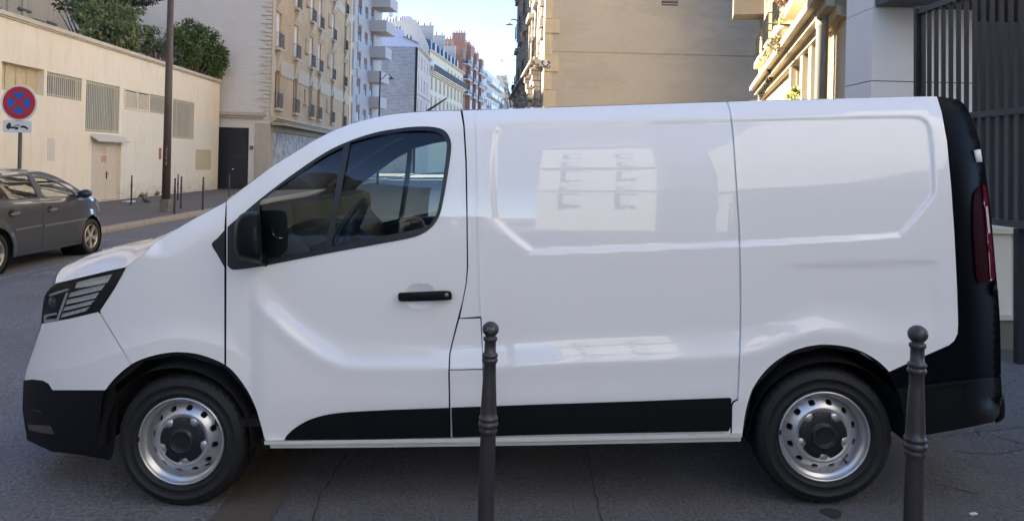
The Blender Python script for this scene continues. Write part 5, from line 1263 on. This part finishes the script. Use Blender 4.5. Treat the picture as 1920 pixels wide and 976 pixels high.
q = PY(1447, 127, 21.2); bp = thing('blue_pot', 'blue glazed pot holding a wiry grey-green shrub on the shaded balcony', 'flower pot', loc=tuple(q))
mb = MB(); mb.lathe([(.0001,-.2),(.10,-.2),(.16,.12),(.17,.14),(.14,.14),(.13,.1)], 18); mb.build('pot', plain('blue_glaze', (.015,.06,.13), .25), bp)
leaves('shrub', [(-.05,0,.42,.2,.2,.28),(-.2,0,.2,.12,.12,.12)], 420, .06, ((.07,.09,.07),(.11,.13,.10),(.04,.05,.04)), bp, 18)
mb = MB(); limbs(mb, (0,0,.1), [(-.1,0,.6),(.08,0,.65),(-.25,0,.4),(.0,.1,.6)], .015, 2); mb.build('stem', M['bark'], bp)
q = PY(1441, 165, 21.8); mb = MB()
for i in range(12):
    a = i*.11; mb.tube([(-.25+a*.32,0,-.45+a*.62), (-.28+a*.32,0,-.2+a*.62)], .014, 6)
    if i % 2: mb.lathe([(.05,-.01),(.06,.0),(.05,.01)], 10, (-.27+a*.32,-.01,-.3+a*.62), 'y', False)
mb.tube([(-.28,0,-.45),(.13,0,.38)], .016); mb.tube([(-.3,0,-.2),(.13,0,.62)], .016); o = mb.build('scrolled_railing', M['iron']); o.location = q; tag(o, 'black scrolled iron railing under the blue pot', 'railing')
q = PY(1487, 180, 16.6); o = leaves('sunlit_ledge_plant', [(0,0,0,.28,.2,.13)], 220, .12, ((.40,.42,.10),(.5,.5,.15),(.12,.15,.04)), None, 19); o.location = q; tag(o, 'low yellow-green plant in the sun just above the van roof', 'plant')
# ================================================================== RIGHT: white panelled entrance with black fence
PN = Fac(4.305, 9.0, 0)
pn = PN.thing('panelled_entrance', 'smooth off-white panelled pier and dark canopy behind the black fence', 'building')
M['pan'] = plain('off_white_cladding', (.86,.83,.78), .55, var=.05, scale=2); zj = PN.loc(1650, 152)[1]; zt_ = PN.loc(1650, 15)[1]
g = .006
for a_, b_ in ((0, zj-g), (zj+g, zt_)):
    mb = MB(); mb.box(0, 1.26, 0, .72, a_, b_); mb.build('cladding_panel', M['pan'], pn)
mb = MB(); mb.box(.01, 1.25, .01, .71, zj-g, zj+g); mb.box(1.27, 9, 1.6, 2.0, 0, 6); mb.box(1.0, 1.25, .72, 1.6, 0, 6); mb.build('dark_recess_wall', plain('dark_wall', (.10,.10,.10), .7), pn)
mb = MB(); mb.box(-.0, .55, -.0, .72, zt_+g, zt_+1.2); mb.build('upper_panel', M['pan'], pn)
mb = MB(); mb.box(.02, 9, -1.1, -.01, zt_+.012, zt_+.5); mb.box(.56, 9, -.01, .72, zt_+.012, zt_+.5); mb.build('canopy', plain('grey_soffit', (.09,.09,.095), .6), pn)
fe = thing('fence', 'tall black fence of upright steel blades behind the rear of the van', 'fence', mat=CM @ Matrix.Translation((4.2, 7.56, 0)) @ Matrix.Rotation(R(-90), 4, 'Z'))
M['fence'] = plain('dark_grey_fence_steel', (.022,.023,.028), .42, spec=.5)
n = 40
for i in range(n):
    x = i*.1215; mb = MB(); mb.box(x-.011, x+.011, -.017, .017, -.50, 1.52); mb.build('blade', M['fence'], fe)
for z in (1.545, .425, -.515): mb = MB(); mb.box(-.03, n*.1215, -.036, .036, z-.028, z+.028); mb.build('rail', plain('fence_rail_steel', (.055,.057,.064), .45), fe)
mb = MB(); mb.box(1.44, 1.50, -.05, .05, -1.68, -.545); mb.build('post', M['fence'], fe); mb = MB(); mb.box(-.08, -.03, -.05, .05, -1.68, 1.6); mb.build('post', M['fence'], fe)
cb = thing('utility_cabinet', 'pale cream street cabinet with a shallow lid under the black fence', 'cabinet', mat=CM @ Matrix.Translation((4.30, 6.55, GR)))
M['cab'] = plain('cream_cabinet_paint', (.82,.80,.70), .5)
mb = MB(); mb.box(-.35, .13, 0, .35, .30, 1.02); mb.build('body', M['cab'], cb, bevel=.008)
mb = MB(); mb.box(.135, .42, .03, .35, .30, 1.02); mb.build('side_body', plain('grey_cabinet_side', (.5,.51,.52), .5), cb)
mb = MB(); mb.add([(-.38,-.03,1.025),(.44,-.03,1.025),(.44,.38,1.025),(-.38,.38,1.025),(-.38,-.03,1.07),(.44,-.03,1.07),(.40,.34,1.10),(-.34,.34,1.10)], [(0,3,2,1),(4,5,6,7),(0,1,5,4),(1,2,6,5),(2,3,7,6),(3,0,4,7)]); mb.build('lid', M['cab'], cb)
mb = MB(); mb.box(-.38, .5, -.02, .4, .26, .30); mb.build('base_ledge', plain('grey_ledge', (.6,.6,.6), .6), cb)
mb = MB(); mb.box(-.35, .9, .0, .5, -.05, .258); mb.build('plinth', plaster('dirty_concrete', (.20,.19,.16), .4, 4), cb)
mb = MB(); mb.box(.55, 2.2, .1, .3, -.05, 1.1); mb.build('dark_infill', M['dark'], cb)
# ================================================================== bollards
M['boll'] = plain('grey_brown_bollard_paint', (.032,.028,.031), .42, coat=.1, var=.35, scale=14)
def bollard_prof(sc=1.):
    #  (pixels below the ball's top, half width in pixels) read off the right-hand bollard, then metres
    raw = [(0,.01),(1.5,7),(5,12.5),(10,16.5),(17,18.2),(24,16.8),(29,13),(33,9.5),(34,13),(36,15),(39,15.4),(42,14.5),(44,13),(46,12.2),(69,12.6),(71,15),(73,16.8),(76,17.4),(79,16.4),(80.5,14),(82,15.8),(86,17.4),(90,16.6),(93,14.6),(96,13.2),(120,14),(160,15.6),(200,17.4),(212,17.9),(214,19.8),(217,20.6),(220,19.8),(222,17.5),(225,20.5),(229,21.8),(234,21),(237,18),(239,18.8),(243,20),(247,19.2),(251,17.2),(256,16.6),(420,17.5),(600,18.2),(640,18.2)]
    k = 2.45/F; top = 1.105
    return [(r*k*sc, max(-.1, top-y*k*sc)) for y, r in raw][::-1]
def bollard(x, y, label, group, parts=True):
    z = gz(x) if y < 10 else GL+.117
    p = CW(x, y, z); b = thing('bollard', label, 'bollard', loc=tuple(p), group=group)
    P = bollard_prof(); i = next(k for k, q in enumerate(P) if q[1] > 1.105-34*2.45/F)
    mb = MB(); mb.lathe(P[:i], 32); mb.build('post', M['boll'], b); mb = MB(); mb.lathe(P[i-1:], 32); mb.build('ball', M['boll'], b); return b
b1 = bollard(-.072, 2.56, 'near dark bollard with scuffed paint on its ball, in front of the van door seam', 'foreground bollards')
b2 = dup(b1, 'near dark bollard with a clean ball, in front of the black rear corner', loc=tuple(CW(1.346, 2.50, gz(1.37))))
mb = MB(); rnd = random.Random(5)
for i in range(14):
    a = -pi/2+rnd.uniform(-.5,.4); e = rnd.uniform(-.25,.35); r_ = .0325; c = Vector((cos(a)*cos(e), sin(a)*cos(e), sin(e)))*r_; w_ = rnd.uniform(.002,.006); u = Vector((-sin(a), cos(a), 0)); v_ = c.normalized().cross(u)
    mb.quad(*[tuple(c*1.004+u*w_*s1+v_*.0012*s2+Vector((0,0,1.105-17*2.45/F))) for s1, s2 in ((-1,-1),(1,-1),(1.2,1),(-.8,1))])
for l_ in [c for c in b1.children if c.name.startswith('ball')]: mb.build('paint_chips', plain('chipped_paint', (.22,.20,.15), .8), l_)
def far_b(px, py): y = (-(GL+.117))*F/(py-CY); return (px-CX)/F*y, y
labs = ['thin bollard farthest left on the far pavement, beside the steel door', 'thin bollard nearest the kerb just right of the lamp post foot', 'thin bollard close to the cream wall, behind the lamp post foot', 'thin bollard in the middle of the trio right of the lamp post', 'thin bollard standing alone near the kerb, right of the trio', 'thin bollard in front of the navy gate, half hidden by the van']
for (px, py), lb in zip(((246,383.6),(327,401),(333,376),(339,390),(380,393.5),(429,374)), labs):
    x, y = far_b(px, py); dup(b1, lb, 'bollards along the far pavement', loc=tuple(CW(x, y, GL+.117)))
for o in list(COL.objects):
    if o.name.startswith('paint_chips') and o.parent and o.parent.parent is not b1: bpy.data.objects.remove(o)
b1.location = CW(-.106, 2.80, gz(-.1)); b1.scale = (1, 1, .953)
# ================================================================== lamp posts
M['lamp'] = plain('brown_lamp_post_paint', (.075,.055,.045), .55, var=.35, scale=4)
x, y = far_b(310.5, 396); p = CW(x, y, GL+.117)
lp = thing('lamp_post', 'tall tapering brown lamp post with a scraped square foot on the far pavement', 'lamp post', loc=tuple(p))
k = y/F; mb = MB(); mb.box(-8.2*k, 8.2*k, -8.2*k, 8.2*k, 0, 23*k); mb.build('foot', plain('scraped_foot_paint', (.15,.13,.12), .7, var=.75, scale=9), lp, bevel=.01)
mb = MB(); mb.tube([(0,0,23*k),(0,0,4),(0,0,9.2)], [7.6*k, 6.5*k, 5*k], 16); mb.build('pole', M['lamp'], lp)
mb = MB(); 
for i in range(9): mb.box(.02+.01*(i%3), .05+.015*(i%2), -7.3*k, -7.1*k, 1.5+i*.07, 1.55+i*.07)
mb.build('sticker_remains', plain('torn_sticker', (.35,.33,.30), .8), lp)
mb = MB(); mb.tube([(0,0,9.1),(.4,0,9.7),(1.4,0,9.9),(2.0,0,9.8)], .04, 8); a_ = mb.build('arm', M['lamp'], lp); mb = MB(); mb.lathe([(.0001,.12),(.08,.1),(.28,-.05),(.27,-.08),(.0001,-.06)], 20, (2.1,0,9.7)); mb.build('lamp_head', M['lamp'], a_)
def curved_lamp(px, pb_, y, ptop, label):
    x = (px-CX)/F*y; top = PY(px, ptop, y); o = thing('street_lamp', label, 'street lamp', loc=(top.x, y, CW(x, y, GL).z), group='street lamps along the far street'); h_ = top.z-o.location.z
    mb = MB(); mb.tube([(0,0,0),(0,0,h_*.5),(0,0,h_)], [.10,.07,.045], 10); mb.build('pole', M['iron'], o)
    mb = MB(); z = h_-.65; mb.tube([(0,0,z),(.25,0,z+.1),(.42,0,z+.38),(.62,0,z+.42),(.85,0,z+.2)], .028, 8); a_ = mb.build('arm', M['iron'], o)
    mb = MB(); mb.lathe([(.0001,.16),(.06,.14),(.12,.05),(.26,-.02),(.25,-.05),(.0001,-.04)], 16, (.87,0,z+.08)); mb.build('lamp_head', plain('grey_lamp_shade', (.10,.105,.11), .4), a_)
curved_lamp(713, 0, 57, 133, 'dark street lamp with swan-neck arm in front of the grey brick gable')
curved_lamp(941, 0, 130, 186, 'tiny distant street lamp against the white balcony building')
q = PY(984, 47, 38); wl = thing('wall_lamp', 'wall-mounted street lamp on a curved arm against the sky, on the stone corner building', 'street lamp', loc=tuple(q))
mb = MB(); s = 38/F; mb.tube([(3*s,0,-2*s),(-8*s,0,4*s),(-17*s,0,9*s),(-24*s,0,10*s),(-28*s,0,7*s),(-28.5*s,0,3*s)], .035, 8); a_ = mb.build('arm', M['iron'], wl)
mb = MB(); mb.lathe([(.0001,3*s),(1.5*s,2.6*s),(3*s,.8*s),(7.5*s,-.8*s),(7*s,-1.4*s),(.0001,-1*s)], 20, (-29*s,0,.8*s)); mb.build('lamp_head', plain('grey_lamp_shade_near', (.12,.12,.13), .4), wl)
q = PY(962, 166, 48); tl_ = thing('traffic_signal', 'small black signal box mounted low on the stone building edge', 'traffic signal', loc=tuple(q)); mb = MB(); mb.box(-.12,.12,-.1,.1,-.25,.25); mb.build('housing', M['iron'], tl_, bevel=.02); mb = MB(); mb.box(0,.9,-.02,.02,-.02,.02); mb.build('bracket', M['iron'], tl_)
# ================================================================== no-stopping sign
ys = 15.4; s = ys/F; c = PY(36.5, 193, ys)
sg = thing('no_stopping_sign', 'round blue and red no-stopping sign on a grey pole above the parked car', 'road sign', loc=(c.x, c.y, CW((36-CX)*s, ys, GL+.117).z)); zc_ = c.z-sg.location.z; r0 = 34.*s; r1 = 30.5*s
M['sred'] = plain('sign_red', (.50,.015,.03), .35, var=.04); M['sblu'] = plain('sign_blue', (.02,.10,.42), .35, var=.04); M['swht'] = plain('sign_white', (.72,.72,.70), .35, var=.04)
mb = MB(); mb.tube([(0,.05,0),(0,.05,zc_+.2)], .037, 14); mb.build('pole', plain('grey_sign_pole', (.07,.068,.066), .45, .3), sg)
mb = MB(); mb.lathe([(.0001,0),(r0,0),(r0,.02),(.0001,.02)], 64, (0,-.01,zc_), 'y', smooth=False); pl_ = mb.build('plate', M['swht'], sg)
mb = MB(); mb.lathe([(.0001,0),(r1,0)], 64, (0,-.014,zc_), 'y', smooth=False, cap=False); mb.build('red_ring', M['sred'], pl_)
mb = MB(); rb_ = 21.5*s; hw = 3.3*s
for qd in range(4):
    a0 = pi/4+qd*pi/2; pts = []; da = math.asin(hw/rb_)
    st_ = hw/sin(pi/4); cdir = a0+pi/4
    pts.append((st_*cos(cdir), st_*sin(cdir)))
    for i in range(13): a = a0+da+(pi/2-2*da)*i/12; pts.append((rb_*cos(a), rb_*sin(a)))
    mb.quad(*[(u, -.018, zc_+v*.98) for u, v in pts])
mb.build('blue_fields', M['sblu'], pl_)
tp = thing('tow_away_plate', 'small white plate with a tow truck pictogram below the round sign', 'road sign', loc=tuple(PY(33, 237, ys))); 
mb = MB(); w_, h_ = 27*s, 11.3*s; rr_ = 4*s; pp = []
for cx_, cz_, a0 in ((w_-rr_, h_-rr_, 0), (-w_+rr_, h_-rr_, pi/2), (-w_+rr_, -h_+rr_, pi), (w_-rr_, -h_+rr_, 1.5*pi)):
    for i in range(6): a = a0+pi/2*i/5; pp.append((cx_+rr_*cos(a), cz_+rr_*sin(a)))
mb.prism(pp, -.01, .005); mb.build('plate', M['swht'], tp)
u = s*(54/225.); mb = MB()      # pictogram units: crop pixels of the photograph around the plate centre (135,557)
def P_(l): mb.quad(*[((x-135)*u*1.0, -.013, -(y-557)*u) for x, y in l])
P_([(50,575),(50,556),(56,542),(66,532),(86,538),(88,556),(88,575)]); P_([(88,562),(145,562),(145,576),(88,576)]); P_([(66,532),(70,528),(78,530),(80,537)])
P_([(96,562),(142,540),(148,546),(106,562)]); P_([(142,540),(160,556),(156,560),(140,546)])
P_([(158,556),(172,552),(186,548),(204,556),(220,566),(222,576),(206,574),(176,566),(160,562)])
def disc(x, y, r_): P_([(x+r_*cos(2*pi*i/14), y+r_*sin(2*pi*i/14)) for i in range(14)])
for x, y, r_ in ((66,576,8),(126,576,8),(136,576,7),(170,564,6),(212,576,6)): disc(x, y, r_)
mb.v = [(v[0], v[1]-.0004*i/len(mb.v), v[2]) for i, v in enumerate(mb.v)]; mb.build('tow_truck_pictogram', plain('pictogram_black', (.02,.02,.02), .5), tp, recalc=False)
# ================================================================== cars
def make_car(paint, name, label, group=None, rimc=(.55,.50,.42), mat=None):
    root = thing(name, label, 'car', mat=mat, group=group); W = 1.70; h = W/2
    Mb = NT('car_paint_'+name); Mb.set(Base_Color=(*paint, 1), Metallic=.35 if paint[0] < .3 else 0, Roughness=.38, Coat_Weight=1, Coat_Roughness=.02); body = Mb.m
    def D(x, z):
        d = 0.
        if z > 97: d += .40*(z-97)+.0030*(z-97)**2*.5
        elif z > 60: d += .0009*(97-z)*(z-60)*-1+.0
        if z < 60: d += 1.2*((60-z)/30)**2
        if x > 270: d += 30*((x-270)/133)**2.3
        if x < 110: d += 22*((110-x)/110)**2.3
        for ax_ in (66, 320):
            rr_ = math.hypot(x-ax_, z-31)
            if rr_ < 48: d -= 2.0*sst((48-rr_)/12)
        return d
    fm = lambda u, v, e: Vector((u/100-2.0, -h+D(u, v)/100+e, v/100))
    def arch(cx, r=36, z0=22):
        a0 = math.asin((31-z0)/r); return [(cx+r*cos(a), 31+r*sin(a)) for a in [-a0+(pi+2*a0)*i/16 for i in range(17)]]
    sil = smooth([(8,26),(1,40),(0,58),(5,76),(8,92),(17,110),(36,131),(58,142),(100,147.5),(155,148.5),(200,145),(242,135),(280,117),(304,104.5),(332,98),(360,89),(384,77),(397,62),(403,45),(399,27)], False, 4)
    poly = sil+[(385,20)]+[(357,21)]+arch(320)[1:-1]+[(284,21),(103,21)]+arch(66)[1:-1]+[(28,22)]
    fd = [(176,27),(280,27),(300,64),(303,84),(300,101),(262,122),(238,133),(205,141.5),(176,144)]
    rd = [(172.5,27),(172.5,144.2),(140,144.5),(100,142),(76,135),(54,120),(50,104),(62,88),(84,72),(103,52),(110,27)]
    body_panel = panel('body_side', poly, fm, body, root, holes=[fd, rd], step=7, edge=5, skirt=.02, mirror=0.)
    gf = smooth([(181,104),(180,137),(206,134),(238,125),(258,115),(272,105),(272,101)], True, 2, hard=(0,1,5,6)); gr = smooth([(62,108),(70,120),(84,131),(104,137),(140,139.5),(168,139.5),(168,103.5),(100,104.5)], True, 2, hard=(5,6,0))
    panel('front_door', fd, fm, body, root, holes=[gf], step=7, edge=5, gap=.35, mirror=0.); panel('rear_door', rd, fm, body, root, holes=[gr], step=7, edge=5, gap=.35, mirror=0.)
    def fo(o_): return lambda u, v, e: fm(u, v, e+o_)
    for nm, gg in (('front_window', gf), ('rear_window', gr)):
        panel(nm, inset(gg, -.8), fo(.006), M['glass'], root, step=8, edge=5, skirt=0, mirror=0.)
        panel('window_seal', inset(gg, -1.2), fo(-.002), M['gask'], root, holes=[inset(gg, 1.1)], step=6, edge=4, skirt=.008, mirror=0.)
    panel('b_pillar_cover', [(169.5,103),(169.5,141),(179.5,141),(180,103)], fo(-.003), M['gask'], root, step=6, edge=5, skirt=.004, mirror=0.)
    qg = [(277,103),(276,110),(296,103)]; panel('quarter_glass', qg, fo(-.002), M['wglass'], root, step=5, edge=3, skirt=.004, mirror=0.)
    for x0, x1 in ((106,171.5),(177.5,297)):
        panel('door_moulding', [(x0,59),(x1,61),(x1,63.5),(x0,62)], fo(-.012), M['chrome'] if 0 else plain('grey_moulding', (.22,.21,.19), .3, .5), root, step=6, edge=6, skirt=.012, mirror=0.)
        panel('belt_strip', [(x0 if x0 > 150 else 62,101.2),(x1-20 if x1 > 200 else x1,100),(x1-20 if x1 > 200 else x1,102),(x0 if x0 > 150 else 62,103)], fo(-.004), plain('belt_paint', (.10,.14,.2), .25, .6), root, step=6, edge=6, skirt=.006, mirror=0.)
    for x0 in (92, 186):
        panel('door_handle', smooth([(x0,84),(x0+4,86.5),(x0+18,87),(x0+22,85.5),(x0+18,83),(x0+4,82.5)], True, 2), fo(-.035), M['chrome'], root, step=5, edge=3, skirt=.035, mirror=0.)
        panel('handle_cup', [(x0+6+7*cos(a), 85.5+5.5*sin(a)) for a in [2*pi*i/14 for i in range(14)]], fo(-.001), M['dark'], root, step=4, edge=3, skirt=.002, mirror=0.)
    hl_ = smooth([(345,82),(352,90),(372,82),(388,71),(396,60),(388,60),(370,68)], True, 2); panel('headlight', hl_, fo(-.006), plain('lamp_glass', (.5,.52,.55), .08, .6), root, step=5, edge=4, skirt=.01, mirror=0.)
    tl2 = [(3,74),(7,92),(14,104),(24,100),(28,86),(18,74)]; panel('tail_lamp', tl2, fo(-.006), M['red'], root, step=5, edge=4, skirt=.01, mirror=0.)
    n0 = [fm(u, v, 0.) for u, v in sil]
    def cut(x0, x1): return [q for q, (u, v) in zip(n0, sil) if x0 <= u <= x1 and (v > 90 or True)]
    def across2(near, bul, pw=2.6):
        rows = []
        for p_, b_ in zip(near, bul):
            rows.append([(p_.x+b_[0]*(1-abs(v)**pw), p_.y*(-v), p_.z+b_[1]*(1-abs(v)**pw)) for v in [-1+2*j/16 for j in range(17)]])
        return rows
    i_r = [i for i, (u, v) in enumerate(sil)]
    def seg(lo, hi, nm, mt, bx0, bx1, bz0, bz1):
        pts = n0[lo:hi+1]; m_ = len(pts)-1; loft(nm, across2(pts, [(bx0+(bx1-bx0)*i/m_, bz0+(bz1-bz0)*i/m_) for i in range(m_+1)]), mt, root)
    seg(0, 20, 'tailgate', body, -.10, -.10, 0, 0); seg(20, 28, 'rear_screen', M['wglass'], -.10, -.04, 0, .02); seg(28, 42, 'roof', body, -.04, .05, .02, .03); seg(42, 53, 'windscreen', M['glass'], .05, .16, .03, .01); seg(53, 66, 'bonnet', body, .16, .14, .01, .05); seg(66, 76, 'front_bumper', body, .14, .12, .05, 0)
    mb = MB(); mb.box(-1.5, 1.6, -h+.12, h-.12, .2, .35); mb.build('underbody', M['dark'], root)
    for xx in (66, 320):
        for sgn in (-1, 1):
            mb = MB(); mb.lathe([(.36,-.0),(.36,.35),(.0001,.35)], 24, (xx/100-2, -h+.03, .31), 'y', cap=False)
            if sgn > 0: mb.v = [(v[0], -v[1], v[2]) for v in mb.v]
            mb.build('wheel_arch_liner', M['dark'], root)
    mb = MB()
    for yy in (-.36, .36): mb.box(-.35, .15, yy-.22, yy+.22, .45, .6); mb.bar((-.35, yy, .5), (-.62, yy, 1.02), .44, .13, up=(0,1,0)); mb.bar((-.66, yy, 1.08), (-.70, yy, 1.24), .26, .12, up=(0,1,0))
    mb.box(-1.3, -.8, -.6, .6, .45, .62); mb.bar((-1.3, 0, .5), (-1.5, 0, 1.0), 1.2, .13, up=(0,1,0)); mb.box(.75, 1.1, -.68, .68, .6, .92); mb.build('seats_and_dash', M['intr'], root, bevel=.03)
    mb = MB(); mb.tube([Vector((.55+.17*cos(2*pi*i/20)*.4, .36+.17*sin(2*pi*i/20), .86+.17*cos(2*pi*i/20)*.9)) for i in range(21)], .015, 8, cap=False); mb.build('steering_wheel', M['intr'], root)
    for sgn in (-1, 1):
        yy = sgn*(h-.02); mb = MB(); mb.lathe([(.0001,.09),(.05,.085),(.085,.05),(.095,0),(.09,-.05),(.0001,-.06)], 20, (0,0,0), 'x'); mb.v = [(v[0], v[1]*1.0, v[2]*.75) for v in mb.v]; mb.xf(Matrix.Translation((.78, yy+sgn*.12, 1.06))); m_ = mb.build('wing_mirror', body if 0 else M['wglass'], root)
        mb = MB(); mb.bar((.78, yy-sgn*.04, 1.0), (.78, yy+sgn*.08, 1.03), .07, .05); mb.build('mirror_arm', M['gask'], m_)
    rimm = plain('champagne_alloy', rimc, .3, .7, var=.1)
    for xx in (66, 320):
        for sgn in (-1, 1):
            wt = bpy.data.objects.new('wheel', None); COL.objects.link(wt); wt.parent = root; wt.location = (xx/100-2, sgn*(h-.015), .305); wt.rotation_euler = (0, .3 if sgn < 0 else .9, 0 if sgn < 0 else pi)
            mb = MB(); mb.lathe([(.205,.03),(.215,.008),(.235,.0),(.27,.0),(.29,.012),(.300,.03),(.303,.06),(.303,.16),(.29,.19),(.2,.19)], 56, (0,0,0), 'y', cap=False); mb.build('tyre', M['tyre'], wt)
            mb = MB(); mb.lathe([(.208,.012),(.200,.005),(.194,.02),(.188,.06),(.185,.14)], 48, (0,0,0), 'y', cap=False)
            for k in range(5):
                a = 2*pi*k/5; 
                vs = []
                for r_, ww, yo in ((.03,.028,.018),(.10,.030,.020),(.195,.040,.012)):
                    for s_ in (-1, 1):
                        for dy in (0, .035): vs.append((r_*cos(a)-s_*ww*sin(a), yo+dy, r_*sin(a)+s_*ww*cos(a)))
                mb.add(vs, [(0,2,6,4),(4,6,10,8),(0,4,5,1),(4,8,9,5),(2,3,7,6),(6,7,11,10)])
            mb.lathe([(.0001,.012),(.03,.012),(.038,.02),(.045,.05)], 20, (0,0,0), 'y', cap=False); mb.build('rim', rimm, wt)
            mb = MB(); mb.lathe([(.19,.13),(.0001,.13)], 24, (0,0,0), 'y'); mb.lathe([(.0001,.075),(.13,.075),(.13,.09)], 24, (0,0,0), 'y'); mb.build('brake_disc', plain('brake_iron', (.05,.045,.04), .6, .5), wt)
    return root
def cmat(x, y, hd, z=GL): return CM @ Matrix.Translation((x, y, z)) @ Matrix.Rotation(R(hd), 4, 'Z')
car = make_car((.043,.047,.054), 'parked_car', 'dark grey hatchback with champagne alloy wheels, parked at the kerb below the no-stopping sign', None, mat=cmat(-8.74, 12.55, 92.2) @ Matrix.Scale(1.08, 4))
wc = make_car((.72,.73,.73), 'parked_car', 'white hatchback parked behind the camera, seen only in the van window reflection', 'cars behind the camera', mat=cmat(-2.75, -3.4, 90))
dup(wc, 'second white hatchback in the row behind the camera, beyond the nearest one', mat=cmat(-2.8, -8.4, 90)); dup(wc, 'white hatchback on the far side of the road behind the camera', mat=cmat(-8.6, -6.0, 90))
dc_ = make_car((.03,.035,.045), 'parked_car', 'dark blue hatchback parked last in the row behind the camera', 'cars behind the camera', mat=cmat(-2.75, -13.6, 90))
# ================================================================== behind the camera (only mirrored in paint and glass)
BA = Fac(4.6, -30, 198)
ba = BA.thing('sunlit_corner_building', 'pale stone corner building behind the camera, mirrored in the van side', 'building')
hs = [(x-.6, x+.6, z, z+2) for x in (1.6, 4.6) for z in (2.5,5.9,9.3,12.7,16.1)]
mb = wall_mb(0, 6.4, 0, 21, hs, .25); body_mb(0, 6.4, 0, 21, 26, mb); mb.build('wall', plaster('mirrored_pale_stone', (.66,.64,.60), .15, 1.), ba)
for h_ in hs: window(ba, h_, .2, .1, (.7, 'shut'))
for z in (5.3, 12.1, 20.6): ledge(ba, -.3, 6.7, z, z+.3, .5, 'sunc')
mb = MB(); mb.add([(0,0,21),(6.4,0,21),(6.4,26,21),(0,26,21),(1.6,2.5,26),(4.8,2.5,26),(4.8,23,26),(1.6,23,26)], [(0,1,5,4),(1,2,6,5),(2,3,7,6),(3,0,4,7),(4,5,6,7)]); mb.build('roof', M['zinc'], ba)
M['coolw'] = plaster('cool_grey_render', (.26,.26,.255), .12, 1.)
BB = Fac(7.6, 2.5, -90)
b_b = BB.thing('shaded_street_building', 'grey apartment building along the pavement behind the camera', 'building')
hs = [(x, x+1.2, z, z+2) for x in range(2, 32, 3) for z in (1.6,)]
mb = wall_mb(0, 34, 0, 18.5, hs, .25); body_mb(0, 34, 0, 18.5, 10, mb); mb.build('wall', M['coolw'], b_b)
for h_ in hs[::1]: window(b_b, h_, .2, .1)
for z in (4.4,): ledge(b_b, 0, 34, z, z+.3, .4, 'greyr')
BC = Fac(-15.5, -75, 93)
bc = BC.thing('distant_street_building', 'grey apartment building far behind the camera on the other side of the street', 'building')
hs = [(x, x+1.2, z, z+2) for x in range(2, 30, 3) for z in (4, 7.4, 10.8)]
mb = wall_mb(0, 32, 0, 14, hs, .25); body_mb(0, 32, 0, 14, 10, mb); mb.build('wall', plaster('dark_grey_render', (.16,.165,.155), .2, 1.), bc)
for h_ in hs: window(bc, h_, .2, .1)
# ================================================================== pigeon and litter on the far pavement
x, y = far_b(273, 381.5); pg = thing('pigeon', 'small brown pigeon walking on the far pavement beside the lamp post', 'bird', loc=tuple(CW(x, y, GL+.117)), rz=R(180))
mb = MB(); mb.tube([(-.20,0,.055),(-.12,0,.075),(-.05,0,.10),(.02,0,.125),(.07,0,.15),(.10,0,.19),(.105,0,.225),(.125,0,.245),(.15,0,.245),(.165,0,.238),(.19,0,.232)], [.012,.03,.058,.068,.055,.034,.024,.028,.022,.009,.003], 12); mb.build('body', plain('pigeon_feathers', (.06,.045,.04), .8, var=.5, scale=20), pg)
mb = MB()
for yy in (-.02, .02): mb.tube([(.0,yy,.07),(.01,yy,.03),(.0,yy,.0)], .006, 6); mb.tube([(.0,yy,.004),(.04,yy,.004)], .004, 6)
mb.build('legs', plain('pigeon_legs', (.3,.1,.08), .7), pg)
x, y = far_b(243, 378.5); mb = MB(); mb.box(-.25,.2,-.12,.1,0,.02); mb.add([(-.1,-.1,.02),(.22,-.08,.02),(.2,.1,.06),(-.12,.08,.05)], [(0,1,2,3)]); o = mb.build('paper_litter', plain('white_paper', (.7,.7,.7), .8)); o.location = CW(x, y, GL+.12); tag(o, 'crumpled white paper at the foot of the leftmost thin bollard', 'litter')
